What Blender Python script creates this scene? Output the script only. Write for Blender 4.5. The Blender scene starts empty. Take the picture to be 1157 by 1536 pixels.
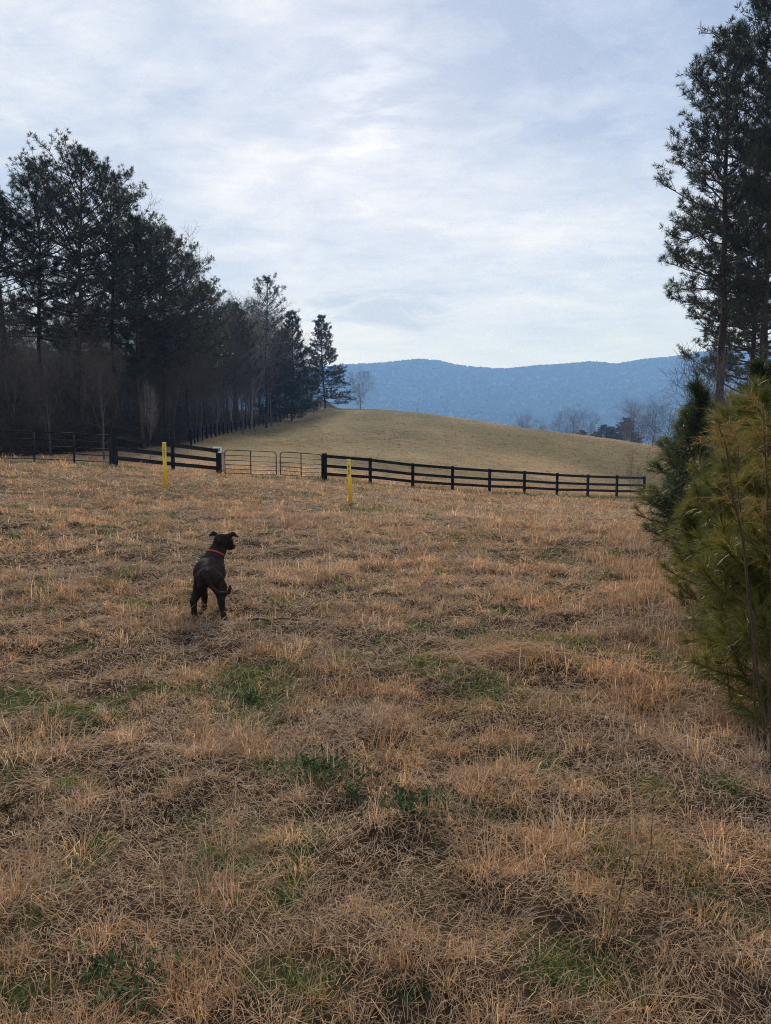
import bpy, math, random
import numpy as np
from mathutils import Vector
R = math.radians
rng = np.random.default_rng(7)
random.seed(7)
scene = bpy.context.scene
COL = scene.collection

# ------------------------------------------------------------------ camera model
F, CX, CY, PITCH, CAMZ = 1160.0, 578.5, 768.0, math.atan(108 / 1160.0), 1.6
SP, CP = math.sin(PITCH), math.cos(PITCH)
def ray(u, v):
    a, b = (u - CX) / F, (CY - v) / F
    return np.array([a, CP + b * SP, -SP + b * CP])
def at(u, v, Y):
    d = ray(u, v)
    return np.array([0, 0, CAMZ]) + d * (Y / d[1])

cd = bpy.data.cameras.new('camera')
cam = bpy.data.objects.new('camera', cd); COL.objects.link(cam)
cam.location = (0, 0, CAMZ); cam.rotation_euler = (R(90) - PITCH, 0, 0)
cd.sensor_fit = 'VERTICAL'; cd.sensor_height = 24.0; cd.lens = 24.0 * F / 1536.0
cd.clip_start = 0.05; cd.clip_end = 20000
scene.camera = cam

# ------------------------------------------------------------------ noise
def _h(ix, iy, s):
    n = (ix * 374761393 + iy * 668265263 + s * 974634777) & 0x7fffffff
    n = ((n ^ (n >> 13)) * 1274126177) & 0x7fffffff
    return ((n ^ (n >> 16)) & 0xffff) / 65535.0
def vnoise(x, y, s=0):
    x = np.asarray(x, float); y = np.asarray(y, float)
    ix = np.floor(x).astype(np.int64); iy = np.floor(y).astype(np.int64)
    fx = x - ix; fy = y - iy
    fx = fx * fx * (3 - 2 * fx); fy = fy * fy * (3 - 2 * fy)
    a = _h(ix, iy, s); b = _h(ix + 1, iy, s); c = _h(ix, iy + 1, s); d = _h(ix + 1, iy + 1, s)
    return (a * (1 - fx) + b * fx) * (1 - fy) + (c * (1 - fx) + d * fx) * fy
def fbm(x, y, s=0, o=4):
    t = 0; a = 0.5; n = 0
    for i in range(o):
        t = t + a * vnoise(x * 2 ** i + 17.3 * i, y * 2 ** i - 9.1 * i, s + i); n += a; a *= .5
    return t / n
def sstep(a, b, x):
    t = np.clip((x - a) / (b - a), 0, 1); return t * t * (3 - 2 * t)

# ------------------------------------------------------------------ terrain
ctrl = []
def cp(u, v, Y): ctrl.append(tuple(at(u, v, Y)))
for p in [(0, 0, 0), (0, -8, 0), (-9, -8, .2), (9, -8, -.2), (3, 3, 0), (-3, 3, 0), (0, 4, 0), (-4, 8, .03), (0, 8, 0), (4, 8, -.03),
          (0, 13, -.03), (8, 14, -.2), (-8, 14, .2), (16, 20, -1.1), (-20, 18, .7), (25, 0, -1), (-25, 0, .8), (0, -30, 0), (40, -30, -2), (-40, -30, 2),
          (26, 52, -4.2), (35, 75, -4.5), (28, 40, -3.6), (45, 40, -5), (-60, 40, 2), (-60, 100, 5), (-60, 160, 7), (-35, 60, 1.3), (-38, 110, 4.5), (-35, 165, 7.5)]:
    ctrl.append(p)
cp(248, 731, 23.4); cp(525, 758, 23.4)
PIPE = [(0, 693, 31.2), (52, 694.5, 31.3), (112, 696.5, 31.5), (166, 699, 31.8)]
for q in PIPE: cp(*q)
LF = [(172, 701, 32), (260, 708.5, 34.6), (329, 714, 36.8)]
for q in LF: cp(*q)
GATE0, GATE1 = (331, 714, 36.8), (485, 720.5, 37.5)
cp(410, 717, 37.2)
RFV = [721, 726, 732, 735, 738.5, 740.5, 742.2, 743.5, 744.2, 745]
RF = []
for i, v in enumerate(RFV):
    Y = 37.5 + i * 12.5 / 9; X = -2.96 + i * (16.75 + 2.96) / 9
    RF.append((CX + X / Y * F * 1.0, v, Y))
# pixel-u must honour the exact projection
def u_of(X, Y, v):
    d = ray(CX, v); return CX + X / Y * d[1] * F
RF = [(u_of(-2.96 + i * (16.75 + 2.96) / 9, q[2], q[1]), q[1], q[2]) for i, q in enumerate(RF)]
for q in RF: cp(*q)
EDGE = [(287, 668, 66), (297, 663, 72), (310, 658.5, 78), (328, 653.5, 87), (348, 649, 97), (372, 643, 108), (398, 637.5, 120), (422, 631, 132), (442, 624.5, 143), (458, 618, 152), (472, 613.5, 160), (486, 611, 167)]
for q in EDGE: cp(*q)
CREST = [(515, 613, 165), (565, 614.5, 160), (630, 619.5, 152), (700, 629, 145), (760, 638, 138), (850, 651, 128), (950, 664, 118), (1000, 672, 112), (1060, 684, 104)]
for q in CREST:
    cp(*q)
    p = at(*q)
    ctrl.append((p[0] * 1.22, p[1] * 1.22, p[2] - 2.2)); ctrl.append((p[0] * 1.6, p[1] * 1.6, p[2] - 7))
ctrl = np.array(ctrl)
def _tps(d2):
    return 0.5 * d2 * np.log(d2 + 1e-9)
SCL = 50.0
P = ctrl[:, :2] / SCL
n = len(P)
K = _tps(((P[:, None] - P[None]) ** 2).sum(-1)) + np.eye(n) * 2e-4
A = np.zeros((n + 3, n + 3)); A[:n, :n] = K
A[:n, n] = 1; A[:n, n + 1:] = P; A[n, :n] = 1; A[n + 1:, :n] = P.T
W = np.linalg.solve(A, np.concatenate([ctrl[:, 2], np.zeros(3)]))
def tps(x, y):
    q = np.stack([np.ravel(x), np.ravel(y)], -1) / SCL
    out = np.empty(len(q))
    for i in range(0, len(q), 40000):
        c = q[i:i + 40000]
        out[i:i + 40000] = _tps(((c[:, None] - P[None]) ** 2).sum(-1)) @ W[:n] + W[n] + c @ W[n + 1:]
    return out.reshape(np.shape(x))
def height(x, y, fine=True):
    x = np.asarray(x, float); y = np.asarray(y, float)
    r = np.hypot(x, y)
    near = np.clip(tps(x, y), -14, 14)
    far = -7 - 13 * sstep(250, 1200, r) + 6 * (fbm(x / 300, y / 300, 5, 3) - .5) * sstep(250, 500, r)
    left = sstep(-20, -90, x) * sstep(1200, 200, r) * 10
    b = sstep(185, 280, r)
    z = near * (1 - b) + (far + left) * b
    if fine:
        z = z + (fbm(x * .9, y * .9, 11, 3) - .5) * .10 * sstep(2000, 300, r) * sstep(0, 3, r)
        z = z + (fbm(x * 3.2, y * 3.2, 15, 2) - .5) * .11 * sstep(45, 18, r)
    return z
def ground_hit(u, v):
    d = ray(u, v); d = d / d[1]
    ts = np.geomspace(1.2, 260, 1500)
    zs = height(d[0] * ts, ts, False)
    below = (CAMZ + d[2] * ts) < zs
    k = int(np.argmax(below)) if below.any() else len(ts) - 1
    return d[0] * ts[k], ts[k]

# ------------------------------------------------------------------ where grass is green, grey, red or straw
GREEN = []   # x, y, rx, ry, strength
def gb(u, v, ru, dv, s):
    x, y = ground_hit(u, v); x1, y1 = ground_hit(u, v - dv)
    GREEN.append((x, y, ru / F * y, max(abs(y1 - y), ru / F * y * .35), s))
for q in [(390, 1025, 55, 28, .95), (352, 1005, 40, 14, .6), (640, 995, 45, 15, .8), (815, 968, 75, 12, .75), (730, 1040, 65, 22, .6), (835, 995, 60, 12, .5),
          (330, 1290, 60, 35, .6), (380, 1290, 40, 30, .5), (640, 1320, 60, 40, .3), (905, 1290, 50, 40, .6), (1040, 1320, 35, 50, .8), (980, 1185, 30, 20, .5),
          (870, 1450, 90, 45, .75), (420, 1490, 60, 30, .6), (30, 1500, 40, 35, .8), (470, 1490, 50, 30, .6), (180, 1460, 30, 30, .5), (510, 880, 18, 10, .6),
          (180, 868, 22, 12, .6), (545, 1050, 25, 12, .5), (250, 1050, 30, 12, .5), (150, 1060, 40, 14, .4), (20, 1165, 25, 20, .6), (110, 1170, 30, 16, .6),
          (430, 1150, 50, 14, .55), (260, 772, 14, 6, .5), (560, 765, 40, 5, .6), (980, 985, 40, 12, .4), (850, 850, 60, 10, .3), (700, 950, 50, 10, .4), (1010, 1010, 40, 14, .4),
          (760, 1130, 60, 18, .35), (1090, 1190, 30, 16, .5), (430, 905, 30, 8, .4), (320, 830, 16, 6, .5)]:
    gb(*q)
for q in [(700, 640, 90, 8, .7), (650, 655, 60, 8, .45), (740, 668, 90, 8, .6), (620, 675, 80, 8, .5), (800, 700, 70, 6, .35), (560, 690, 90, 8, .3), (650, 632, 40, 4, .7)]:
    gb(*q)
DARKP = []; REDP = []
def blob(lst, u, v, ru, dv, s):
    x, y = ground_hit(u, v); y1 = ground_hit(u, v - dv)[1]; lst.append((x, y, ru / F * y, max(abs(y1 - y), ru / F * y * .3), s))
for q in [(535, 818, 26, 10, 1), (182, 868, 22, 12, 1), (410, 858, 30, 10, .8), (110, 1082, 34, 16, .9), (215, 830, 50, 9, .6), (425, 790, 30, 7, .7), (690, 862, 40, 8, .7), (240, 842, 40, 8, .6),
          (690, 785, 40, 6, .7), (660, 895, 45, 9, .6), (950, 960, 40, 12, .5), (30, 795, 40, 6, 1), (60, 1330, 50, 25, .5), (330, 1300, 40, 22, .6), (700, 1225, 40, 20, .4), (1060, 1080, 40, 20, .5),
          (500, 1150, 50, 20, .5), (150, 1300, 50, 20, .5), (640, 1400, 50, 30, .5), (1010, 1400, 60, 30, .4), (300, 1130, 50, 16, .4), (930, 1090, 60, 16, .4), (500, 1400, 50, 25, .5), (60, 780, 60, 5, .5)]: blob(DARKP, *q)
for q in [(890, 820, 60, 12, .9), (840, 925, 60, 10, .9), (900, 798, 60, 8, .8), (700, 1090, 80, 10, .5), (60, 910, 60, 20, .5), (740, 745, 60, 4, .5), (150, 760, 60, 8, .5), (420, 830, 40, 8, .4)]: blob(REDP, *q)
def blobs(lst, x, y):
    g = np.zeros(np.shape(x))
    for (a, b, rx, ry, s_) in lst: g = np.maximum(g, s_ * np.exp(-(((x - a) / rx) ** 2 + ((y - b) / ry) ** 2)))
    return g * sstep(.2, .6, fbm(x * 2.5 + 7, y * 2.5, 33, 3) + .1)
def seg_d(x, y, a, b):
    ax, ay = a; bx, by = b; L = (bx - ax) ** 2 + (by - ay) ** 2
    t = np.clip(((x - ax) * (bx - ax) + (y - ay) * (by - ay)) / L, 0, 1)
    return np.hypot(x - ax - t * (bx - ax), y - ay - t * (by - ay))
FL = [at(*q)[:2] for q in PIPE[:1] + LF + RF]
def green(x, y):
    g = np.zeros(np.shape(x))
    for (a, b, rx, ry, s) in GREEN:
        d = ((x - a) / rx) ** 2 + ((y - b) / ry) ** 2
        g = np.maximum(g, s * np.exp(-d * 1.1))
    fd = np.full(np.shape(x), 1e9)
    for i in range(len(FL) - 1): fd = np.minimum(fd, seg_d(x, y - (-.9), FL[i], FL[i + 1]))
    g = np.maximum(g, .9 * np.exp(-(fd / 1.7) ** 2) * sstep(.2, .5, vnoise(x * .5, y * .5, 77) + .15))
    nz = fbm(x * 2.2, y * 2.2, 31, 3)
    g = g * sstep(.15, .5, nz + .12)
    g = np.maximum(g, .7 * sstep(.57, .68, fbm(x * 1.1, y * 1.1, 41, 4)) * sstep(.45, .62, nz))
    hill = sstep(45, 70, y)
    g = np.maximum(g, hill * .6 * sstep(.42, .66, fbm(x * .045 + 3, y * .03, 51, 3)))
    return g
STRAW = np.array([[.60, .375, .19], [.70, .51, .32], [.50, .36, .245], [.30, .165, .085], [.54, .30, .13], [.54, .43, .325]])
def straw_base(x, y):
    """mean dry colour of the field at a place (real changes of the sward, not light)"""
    a = fbm(x * .35, y * .35, 61, 4)[..., None]; b = fbm(x * .8 + 5, y * .8, 67, 3)[..., None]
    c = np.array([.54, .325, .175]) * (1 - sstep(.45, .7, a)) + np.array([.54, .385, .245]) * sstep(.45, .7, a)
    grey = sstep(.58, .72, b) * .65
    c = c * (1 - grey) + np.array([.36, .285, .23]) * grey
    rd = blobs(REDP, x, y)[..., None] * .8; c = c * (1 - rd) + np.array([.25, .115, .06]) * rd
    dk = blobs(DARKP, x, y)[..., None] * .85; c = c * (1 - dk) + np.array([.095, .082, .070]) * dk
    c = c * (.52 + .96 * fbm(x * .5 + 9, y * .5, 69, 4)[..., None])
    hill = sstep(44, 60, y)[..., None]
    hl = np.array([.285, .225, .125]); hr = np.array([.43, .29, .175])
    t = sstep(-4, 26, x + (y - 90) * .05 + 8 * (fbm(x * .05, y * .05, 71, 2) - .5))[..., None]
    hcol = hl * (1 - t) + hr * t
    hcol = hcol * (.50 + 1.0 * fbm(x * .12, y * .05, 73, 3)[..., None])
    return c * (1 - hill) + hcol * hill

# ------------------------------------------------------------------ mesh helpers
def mesh_np(name, V, quads=None, tris=None, col=None, mat=None, smooth=False):
    V = np.asarray(V, np.float32)
    q = np.zeros((0, 4), np.int32) if quads is None else np.asarray(quads, np.int32).reshape(-1, 4)
    t = np.zeros((0, 3), np.int32) if tris is None else np.asarray(tris, np.int32).reshape(-1, 3)
    me = bpy.data.meshes.new(name)
    me.vertices.add(len(V)); me.vertices.foreach_set('co', V.ravel())
    li = np.concatenate([q.ravel(), t.ravel()]).astype(np.int32)
    me.loops.add(len(li)); me.loops.foreach_set('vertex_index', li)
    ls = np.concatenate([np.arange(len(q)) * 4, len(q) * 4 + np.arange(len(t)) * 3]).astype(np.int32)
    me.polygons.add(len(ls)); me.polygons.foreach_set('loop_start', ls)
    me.update(calc_edges=True)
    if smooth: me.polygons.foreach_set('use_smooth', np.ones(len(ls), bool))
    if col is not None:
        at_ = me.attributes.new('tint', 'FLOAT_COLOR', 'POINT')
        c = np.ones((len(V), 4), np.float32); c[:, :3] = col
        at_.data.foreach_set('color', c.ravel())
    if mat: me.materials.append(mat)
    return me
def link(name, me, parent=None, loc=None):
    o = bpy.data.objects.new(name, me); COL.objects.link(o)
    if parent: o.parent = parent
    if loc is not None: o.location = loc
    return o
def thing(name, label, cat, loc=(0, 0, 0), rz=0, group=None):
    o = bpy.data.objects.new(name, None); COL.objects.link(o)
    o.empty_display_size = .1
    o.location = [float(k) for k in loc]; o.rotation_euler = (0, 0, rz)
    o['label'] = label; o['category'] = cat
    if group: o['group'] = group
    return o
def kind(o, k, label=None, cat=None):
    o['kind'] = k
    if label: o['label'] = label
    if cat: o['category'] = cat
    return o
def norm(a):
    return a / (np.linalg.norm(a, axis=-1, keepdims=True) + 1e-9)
class MB:
    def __init__(s): s.V = []; s.Q = []; s.T = []; s.n = 0
    def add(s, V, Q=None, T=None):
        V = np.asarray(V, float)
        if Q is not None and len(Q): s.Q.append(np.asarray(Q) + s.n)
        if T is not None and len(T): s.T.append(np.asarray(T) + s.n)
        s.V.append(V); s.n += len(V)
    def tube(s, pts, rad, k=8, cap=True):
        pts = np.asarray(pts, float); m = len(pts); rad = np.broadcast_to(rad, (m,))
        tan = norm(np.gradient(pts, axis=0))
        ref = np.array([0, 0, 1.]) if abs(tan[0][2]) < .9 else np.array([1., 0, 0])
        V = []
        for i in range(m):
            b1 = norm(np.cross(tan[i], ref)); b2 = np.cross(tan[i], b1)
            an = np.arange(k) * 2 * math.pi / k
            V.append(pts[i] + rad[i] * (np.cos(an)[:, None] * b1 + np.sin(an)[:, None] * b2))
        V = np.concatenate(V); Q = []
        for i in range(m - 1):
            for j in range(k): Q.append((i * k + j, i * k + (j + 1) % k, (i + 1) * k + (j + 1) % k, (i + 1) * k + j))
        T = []
        if cap:
            V = np.concatenate([V, pts[:1], pts[-1:]]); a, b = m * k, m * k + 1
            for j in range(k): T += [(a, (j + 1) % k, j), (b, (m - 1) * k + j, (m - 1) * k + (j + 1) % k)]
        s.add(V, Q, T)
    def segs(s, p0, p1, r0, r1, k=3):
        p0 = np.asarray(p0, float); p1 = np.asarray(p1, float); N = len(p0)
        if N == 0: return
        t = norm(p1 - p0); ref = np.where(np.abs(t[:, 2:3]) < .9, [[0, 0, 1.]], [[1., 0, 0]])
        b1 = norm(np.cross(t, ref)); b2 = np.cross(t, b1)
        an = np.arange(k) * 2 * math.pi / k
        ring = np.cos(an)[None, :, None] * b1[:, None] + np.sin(an)[None, :, None] * b2[:, None]
        V = np.stack([p0[:, None] + ring * np.asarray(r0)[:, None, None], p1[:, None] + ring * np.asarray(r1)[:, None, None]], 1).reshape(-1, 3)
        base = (np.arange(N) * 2 * k)[:, None]
        Q = np.concatenate([np.stack([base[:, 0] + j, base[:, 0] + (j + 1) % k, base[:, 0] + k + (j + 1) % k, base[:, 0] + k + j], -1) for j in range(k)])
        s.add(V, Q)
    def box(s, c, size, ax=None, bev=0.0):
        """box with chamfered edges; ax = 3x3 of unit axes in rows"""
        c = np.asarray(c, float); h = np.asarray(size, float) / 2
        ax = np.eye(3) if ax is None else np.asarray(ax, float)
        if bev <= 0:
            sg = np.array([(x, y, z) for x in (-1, 1) for y in (-1, 1) for z in (-1, 1)], float)
            V = c + (sg * h) @ ax
            s.add(V, [(0, 1, 3, 2), (4, 6, 7, 5), (0, 4, 5, 1), (2, 3, 7, 6), (0, 2, 6, 4), (1, 5, 7, 3)]); return
        V = []; idx = {}
        for x in (-1, 1):
            for y in (-1, 1):
                for z in (-1, 1):
                    for k in range(3):
                        e = np.array([bev] * 3); e[k] = 0
                        idx[(x, y, z, k)] = len(V); V.append(np.array([x, y, z]) * (h - e))
        V = c + np.array(V) @ ax; Q = []; T = []
        for k in range(3):
            a, b = (k + 1) % 3, (k + 2) % 3
            for sgn in (-1, 1):
                f = []
                for (p, q) in ((-1, -1), (1, -1), (1, 1), (-1, 1)):
                    t = [0, 0, 0]; t[k] = sgn; t[a] = p; t[b] = q; f.append(idx[(*t, k)])
                Q.append(f if sgn > 0 else f[::-1])
            for p in (-1, 1):
                for q in (-1, 1):
                    l = [0, 0, 0]; m = [0, 0, 0]; l[k] = -1; m[k] = 1
                    l[a] = m[a] = p; l[b] = m[b] = q
                    Q.append([idx[(*l, a)], idx[(*m, a)], idx[(*m, b)], idx[(*l, b)]])
        for x in (-1, 1):
            for y in (-1, 1):
                for z in (-1, 1): T.append([idx[(x, y, z, 0)], idx[(x, y, z, 1)], idx[(x, y, z, 2)]])
        s.add(V, Q, T)
    def mesh(s, name, mat, smooth=False, col=None):
        V = np.concatenate(s.V); Q = np.concatenate(s.Q) if s.Q else None; T = np.concatenate(s.T) if s.T else None
        return mesh_np(name, V, Q, T, col, mat, smooth)
    def build(s, name, mat, parent=None, smooth=False, loc=None):
        return link(name, s.mesh(name, mat, smooth), parent, loc)
def fix_normals(me):
    import bmesh
    b = bmesh.new(); b.from_mesh(me); bmesh.ops.recalc_face_normals(b, faces=b.faces); b.to_mesh(me); b.free()

# ------------------------------------------------------------------ materials
def newmat(name):
    m = bpy.data.materials.new(name); m.use_nodes = True
    nt = m.node_tree; nt.nodes.clear()
    out = nt.nodes.new('ShaderNodeOutputMaterial')
    return m, nt, out
def N(nt, t, **kw):
    nd = nt.nodes.new(t)
    for k, v in kw.items():
        if k in nd.inputs.keys(): nd.inputs[k].default_value = v
        else: setattr(nd, k, v)
    return nd
def ramp(nt, fac, stops):
    r = nt.nodes.new('ShaderNodeValToRGB'); e = r.color_ramp.elements
    while len(e) < len(stops): e.new(.5)
    for k, (p, c) in enumerate(stops): e[k].position = p; e[k].color = (*c, 1)
    nt.links.new(fac, r.inputs['Fac']); return r.outputs['Color']
def noisy(name, stops, scale=8, detail=6, rough=.8, stretch=(1, 1, 1), bump=.0, spec=.3, metal=0, objspace=True):
    m, nt, out = newmat(name)
    tc = N(nt, 'ShaderNodeTexCoord'); mp = N(nt, 'ShaderNodeMapping'); mp.inputs['Scale'].default_value = stretch
    nt.links.new(tc.outputs['Object'], mp.inputs['Vector'])
    nz = N(nt, 'ShaderNodeTexNoise', Scale=scale, Detail=detail, Roughness=.65)
    nt.links.new(mp.outputs[0], nz.inputs['Vector'])
    b = N(nt, 'ShaderNodeBsdfPrincipled', Roughness=rough, Metallic=metal)
    b.inputs['Specular IOR Level'].default_value = spec
    nt.links.new(ramp(nt, nz.outputs['Fac'], stops), b.inputs['Base Color'])
    if bump:
        bp = N(nt, 'ShaderNodeBump', Strength=bump, Distance=.02); nt.links.new(nz.outputs['Fac'], bp.inputs['Height']); nt.links.new(bp.outputs[0], b.inputs['Normal'])
    nt.links.new(b.outputs[0], out.inputs['Surface'])
    return m
def leafmat(name, transl=.3, rough=.6, spec=.25, tint=None):
    m, nt, out = newmat(name)
    a = N(nt, 'ShaderNodeAttribute', attribute_name='tint')
    b = N(nt, 'ShaderNodeBsdfPrincipled', Roughness=rough); b.inputs['Specular IOR Level'].default_value = spec
    tr = N(nt, 'ShaderNodeBsdfTranslucent'); mx = N(nt, 'ShaderNodeMixShader', Fac=transl)
    nt.links.new(a.outputs['Color'], b.inputs['Base Color']); nt.links.new(a.outputs['Color'], tr.inputs['Color'])
    nt.links.new(b.outputs[0], mx.inputs[1]); nt.links.new(tr.outputs[0], mx.inputs[2]); nt.links.new(mx.outputs[0], out.inputs['Surface'])
    return m
M_grass = leafmat('dry_grass_blades', .38, .9, .03)
M_needle = leafmat('pine_needles', .22, .5, .3)
M_sapling = leafmat('young_pine_needles', .35, .5, .3)
M_bark = noisy('pine_bark', [(.3, (.020, .015, .012)), (.55, (.060, .043, .033)), (.75, (.11, .08, .06))], 3, 8, .95, (6, 6, 1.2), .6)
M_twig = noisy('grey_bark', [(.3, (.060, .049, .041)), (.6, (.125, .106, .09)), (.8, (.20, .178, .155))], 2, 5, .95, (3, 3, .8), .0)
M_pale = noisy('pale_bark', [(.3, (.11, .095, .08)), (.55, (.22, .195, .17)), (.75, (.35, .32, .29))], 2, 5, .9, (3, 3, .8), .0)
M_black = noisy('black_painted_boards', [(.3, (.004, .004, .004)), (.65, (.008, .0075, .007)), (.85, (.02, .018, .016))], 5, 8, .6, (1, 1, 8), .25, .1)
M_steel = noisy('brown_steel_tube', [(.3, (.022, .019, .019)), (.6, (.045, .038, .035)), (.85, (.09, .065, .05))], 9, 6, .5, (1, 1, 1), .05, .4, .35)
M_galv = noisy('weathered_pipe', [(.3, (.012, .012, .012)), (.7, (.028, .027, .027)), (.9, (.05, .046, .044))], 9, 6, .7, (1, 1, 1), .05, .08, .0)
M_yellow = noisy('yellow_plastic', [(.25, (.70, .43, .015)), (.6, (.84, .54, .02)), (.85, (.84, .60, .08))], 6, 6, .5, (1, 1, .5), .05, .35)
M_ycap = noisy('faded_yellow_plastic', [(.3, (.72, .60, .26)), (.7, (.82, .72, .42))], 9, 6, .55)
M_ink = noisy('black_ink', [(.3, (.02, .02, .015)), (.7, (.05, .045, .03))], 30, 4, .6)
M_sign = noisy('sign_enamel', [(.3, (.70, .73, .76)), (.7, (.80, .82, .84))], 12, 6, .4)
M_signink = noisy('sign_ink', [(.3, (.20, .22, .25)), (.7, (.34, .36, .39))], 60, 4, .5)
M_galvpost = noisy('galvanised_post', [(.3, (.22, .20, .19)), (.7, (.38, .36, .34))], 14, 6, .5, metal=.3)
M_roof = noisy('weathered_shingle', [(.3, (.13, .115, .105)), (.7, (.23, .205, .185))], 3, 6, .9)
M_wallw = noisy('grey_siding', [(.3, (.22, .20, .18)), (.7, (.32, .29, .26))], 3, 6, .9, (1, 1, 12))
M_red = noisy('red_nylon', [(.3, (.32, .04, .038)), (.7, (.46, .075, .065))], 60, 4, .6)
M_stem = noisy('brown_stem', [(.3, (.035, .022, .014)), (.6, (.085, .055, .032)), (.85, (.20, .14, .085))], 25, 5, .85)

M_brush = noisy('dark_brush', [(.3, (.030, .023, .018)), (.6, (.062, .05, .04)), (.85, (.11, .09, .07))], .6, 5, .95)
def dogmat():
    m, nt, out = newmat('dark_brindle_coat')
    tc = N(nt, 'ShaderNodeTexCoord'); mp = N(nt, 'ShaderNodeMapping'); mp.inputs['Scale'].default_value = (1, 2.2, 1)
    nt.links.new(tc.outputs['Object'], mp.inputs[0])
    w = N(nt, 'ShaderNodeTexNoise', Scale=14, Detail=6, Roughness=.7); nt.links.new(mp.outputs[0], w.inputs['Vector'])
    b = N(nt, 'ShaderNodeBsdfPrincipled', Roughness=.7); b.inputs['Specular IOR Level'].default_value = .07
    nt.links.new(ramp(nt, w.outputs['Fac'], [(.35, (.010, .0078, .0065)), (.53, (.025, .017, .013)), (.70, (.070, .044, .031))]), b.inputs['Base Color'])
    f = N(nt, 'ShaderNodeTexNoise', Scale=180, Detail=3); nt.links.new(tc.outputs['Object'], f.inputs['Vector'])
    bp = N(nt, 'ShaderNodeBump', Strength=.35, Distance=.004); nt.links.new(f.outputs['Fac'], bp.inputs['Height']); nt.links.new(bp.outputs[0], b.inputs['Normal'])
    nt.links.new(b.outputs[0], out.inputs['Surface']); return m
M_dog = dogmat()
def soilmat():
    m, nt, out = newmat('dry_sward_soil')
    a = N(nt, 'ShaderNodeAttribute', attribute_name='tint'); tc = N(nt, 'ShaderNodeTexCoord')
    n1 = N(nt, 'ShaderNodeTexNoise', Scale=9, Detail=10, Roughness=.7); nt.links.new(tc.outputs['Object'], n1.inputs['Vector'])
    n2 = N(nt, 'ShaderNodeTexNoise', Scale=.9, Detail=9, Roughness=.75); nt.links.new(tc.outputs['Object'], n2.inputs['Vector'])
    k1 = ramp(nt, n1.outputs['Fac'], [(.32, (.45, .42, .40)), (.7, (1.25, 1.2, 1.15))])
    k2 = ramp(nt, n2.outputs['Fac'], [(.3, (.70, .68, .66)), (.7, (1.2, 1.2, 1.2))])
    x1 = N(nt, 'ShaderNodeMix', data_type='RGBA', blend_type='MULTIPLY'); x1.inputs[0].default_value = 1
    x2 = N(nt, 'ShaderNodeMix', data_type='RGBA', blend_type='MULTIPLY'); x2.inputs[0].default_value = 1
    nt.links.new(a.outputs['Color'], x1.inputs[6]); nt.links.new(k1, x1.inputs[7])
    nt.links.new(x1.outputs[2], x2.inputs[6]); nt.links.new(k2, x2.inputs[7])
    b = N(nt, 'ShaderNodeBsdfPrincipled', Roughness=1.0); b.inputs['Specular IOR Level'].default_value = .02
    nt.links.new(x2.outputs[2], b.inputs['Base Color'])
    bp = N(nt, 'ShaderNodeBump', Strength=.7, Distance=.05); nt.links.new(n1.outputs['Fac'], bp.inputs['Height']); nt.links.new(bp.outputs[0], b.inputs['Normal'])
    nt.links.new(b.outputs[0], out.inputs['Surface']); return m
M_soil = soilmat()
M_mount = noisy('winter_forest_slope', [(.3, (.035, .030, .024)), (.5, (.07, .06, .05)), (.75, (.12, .10, .085))], .02, 10, .95)

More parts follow.
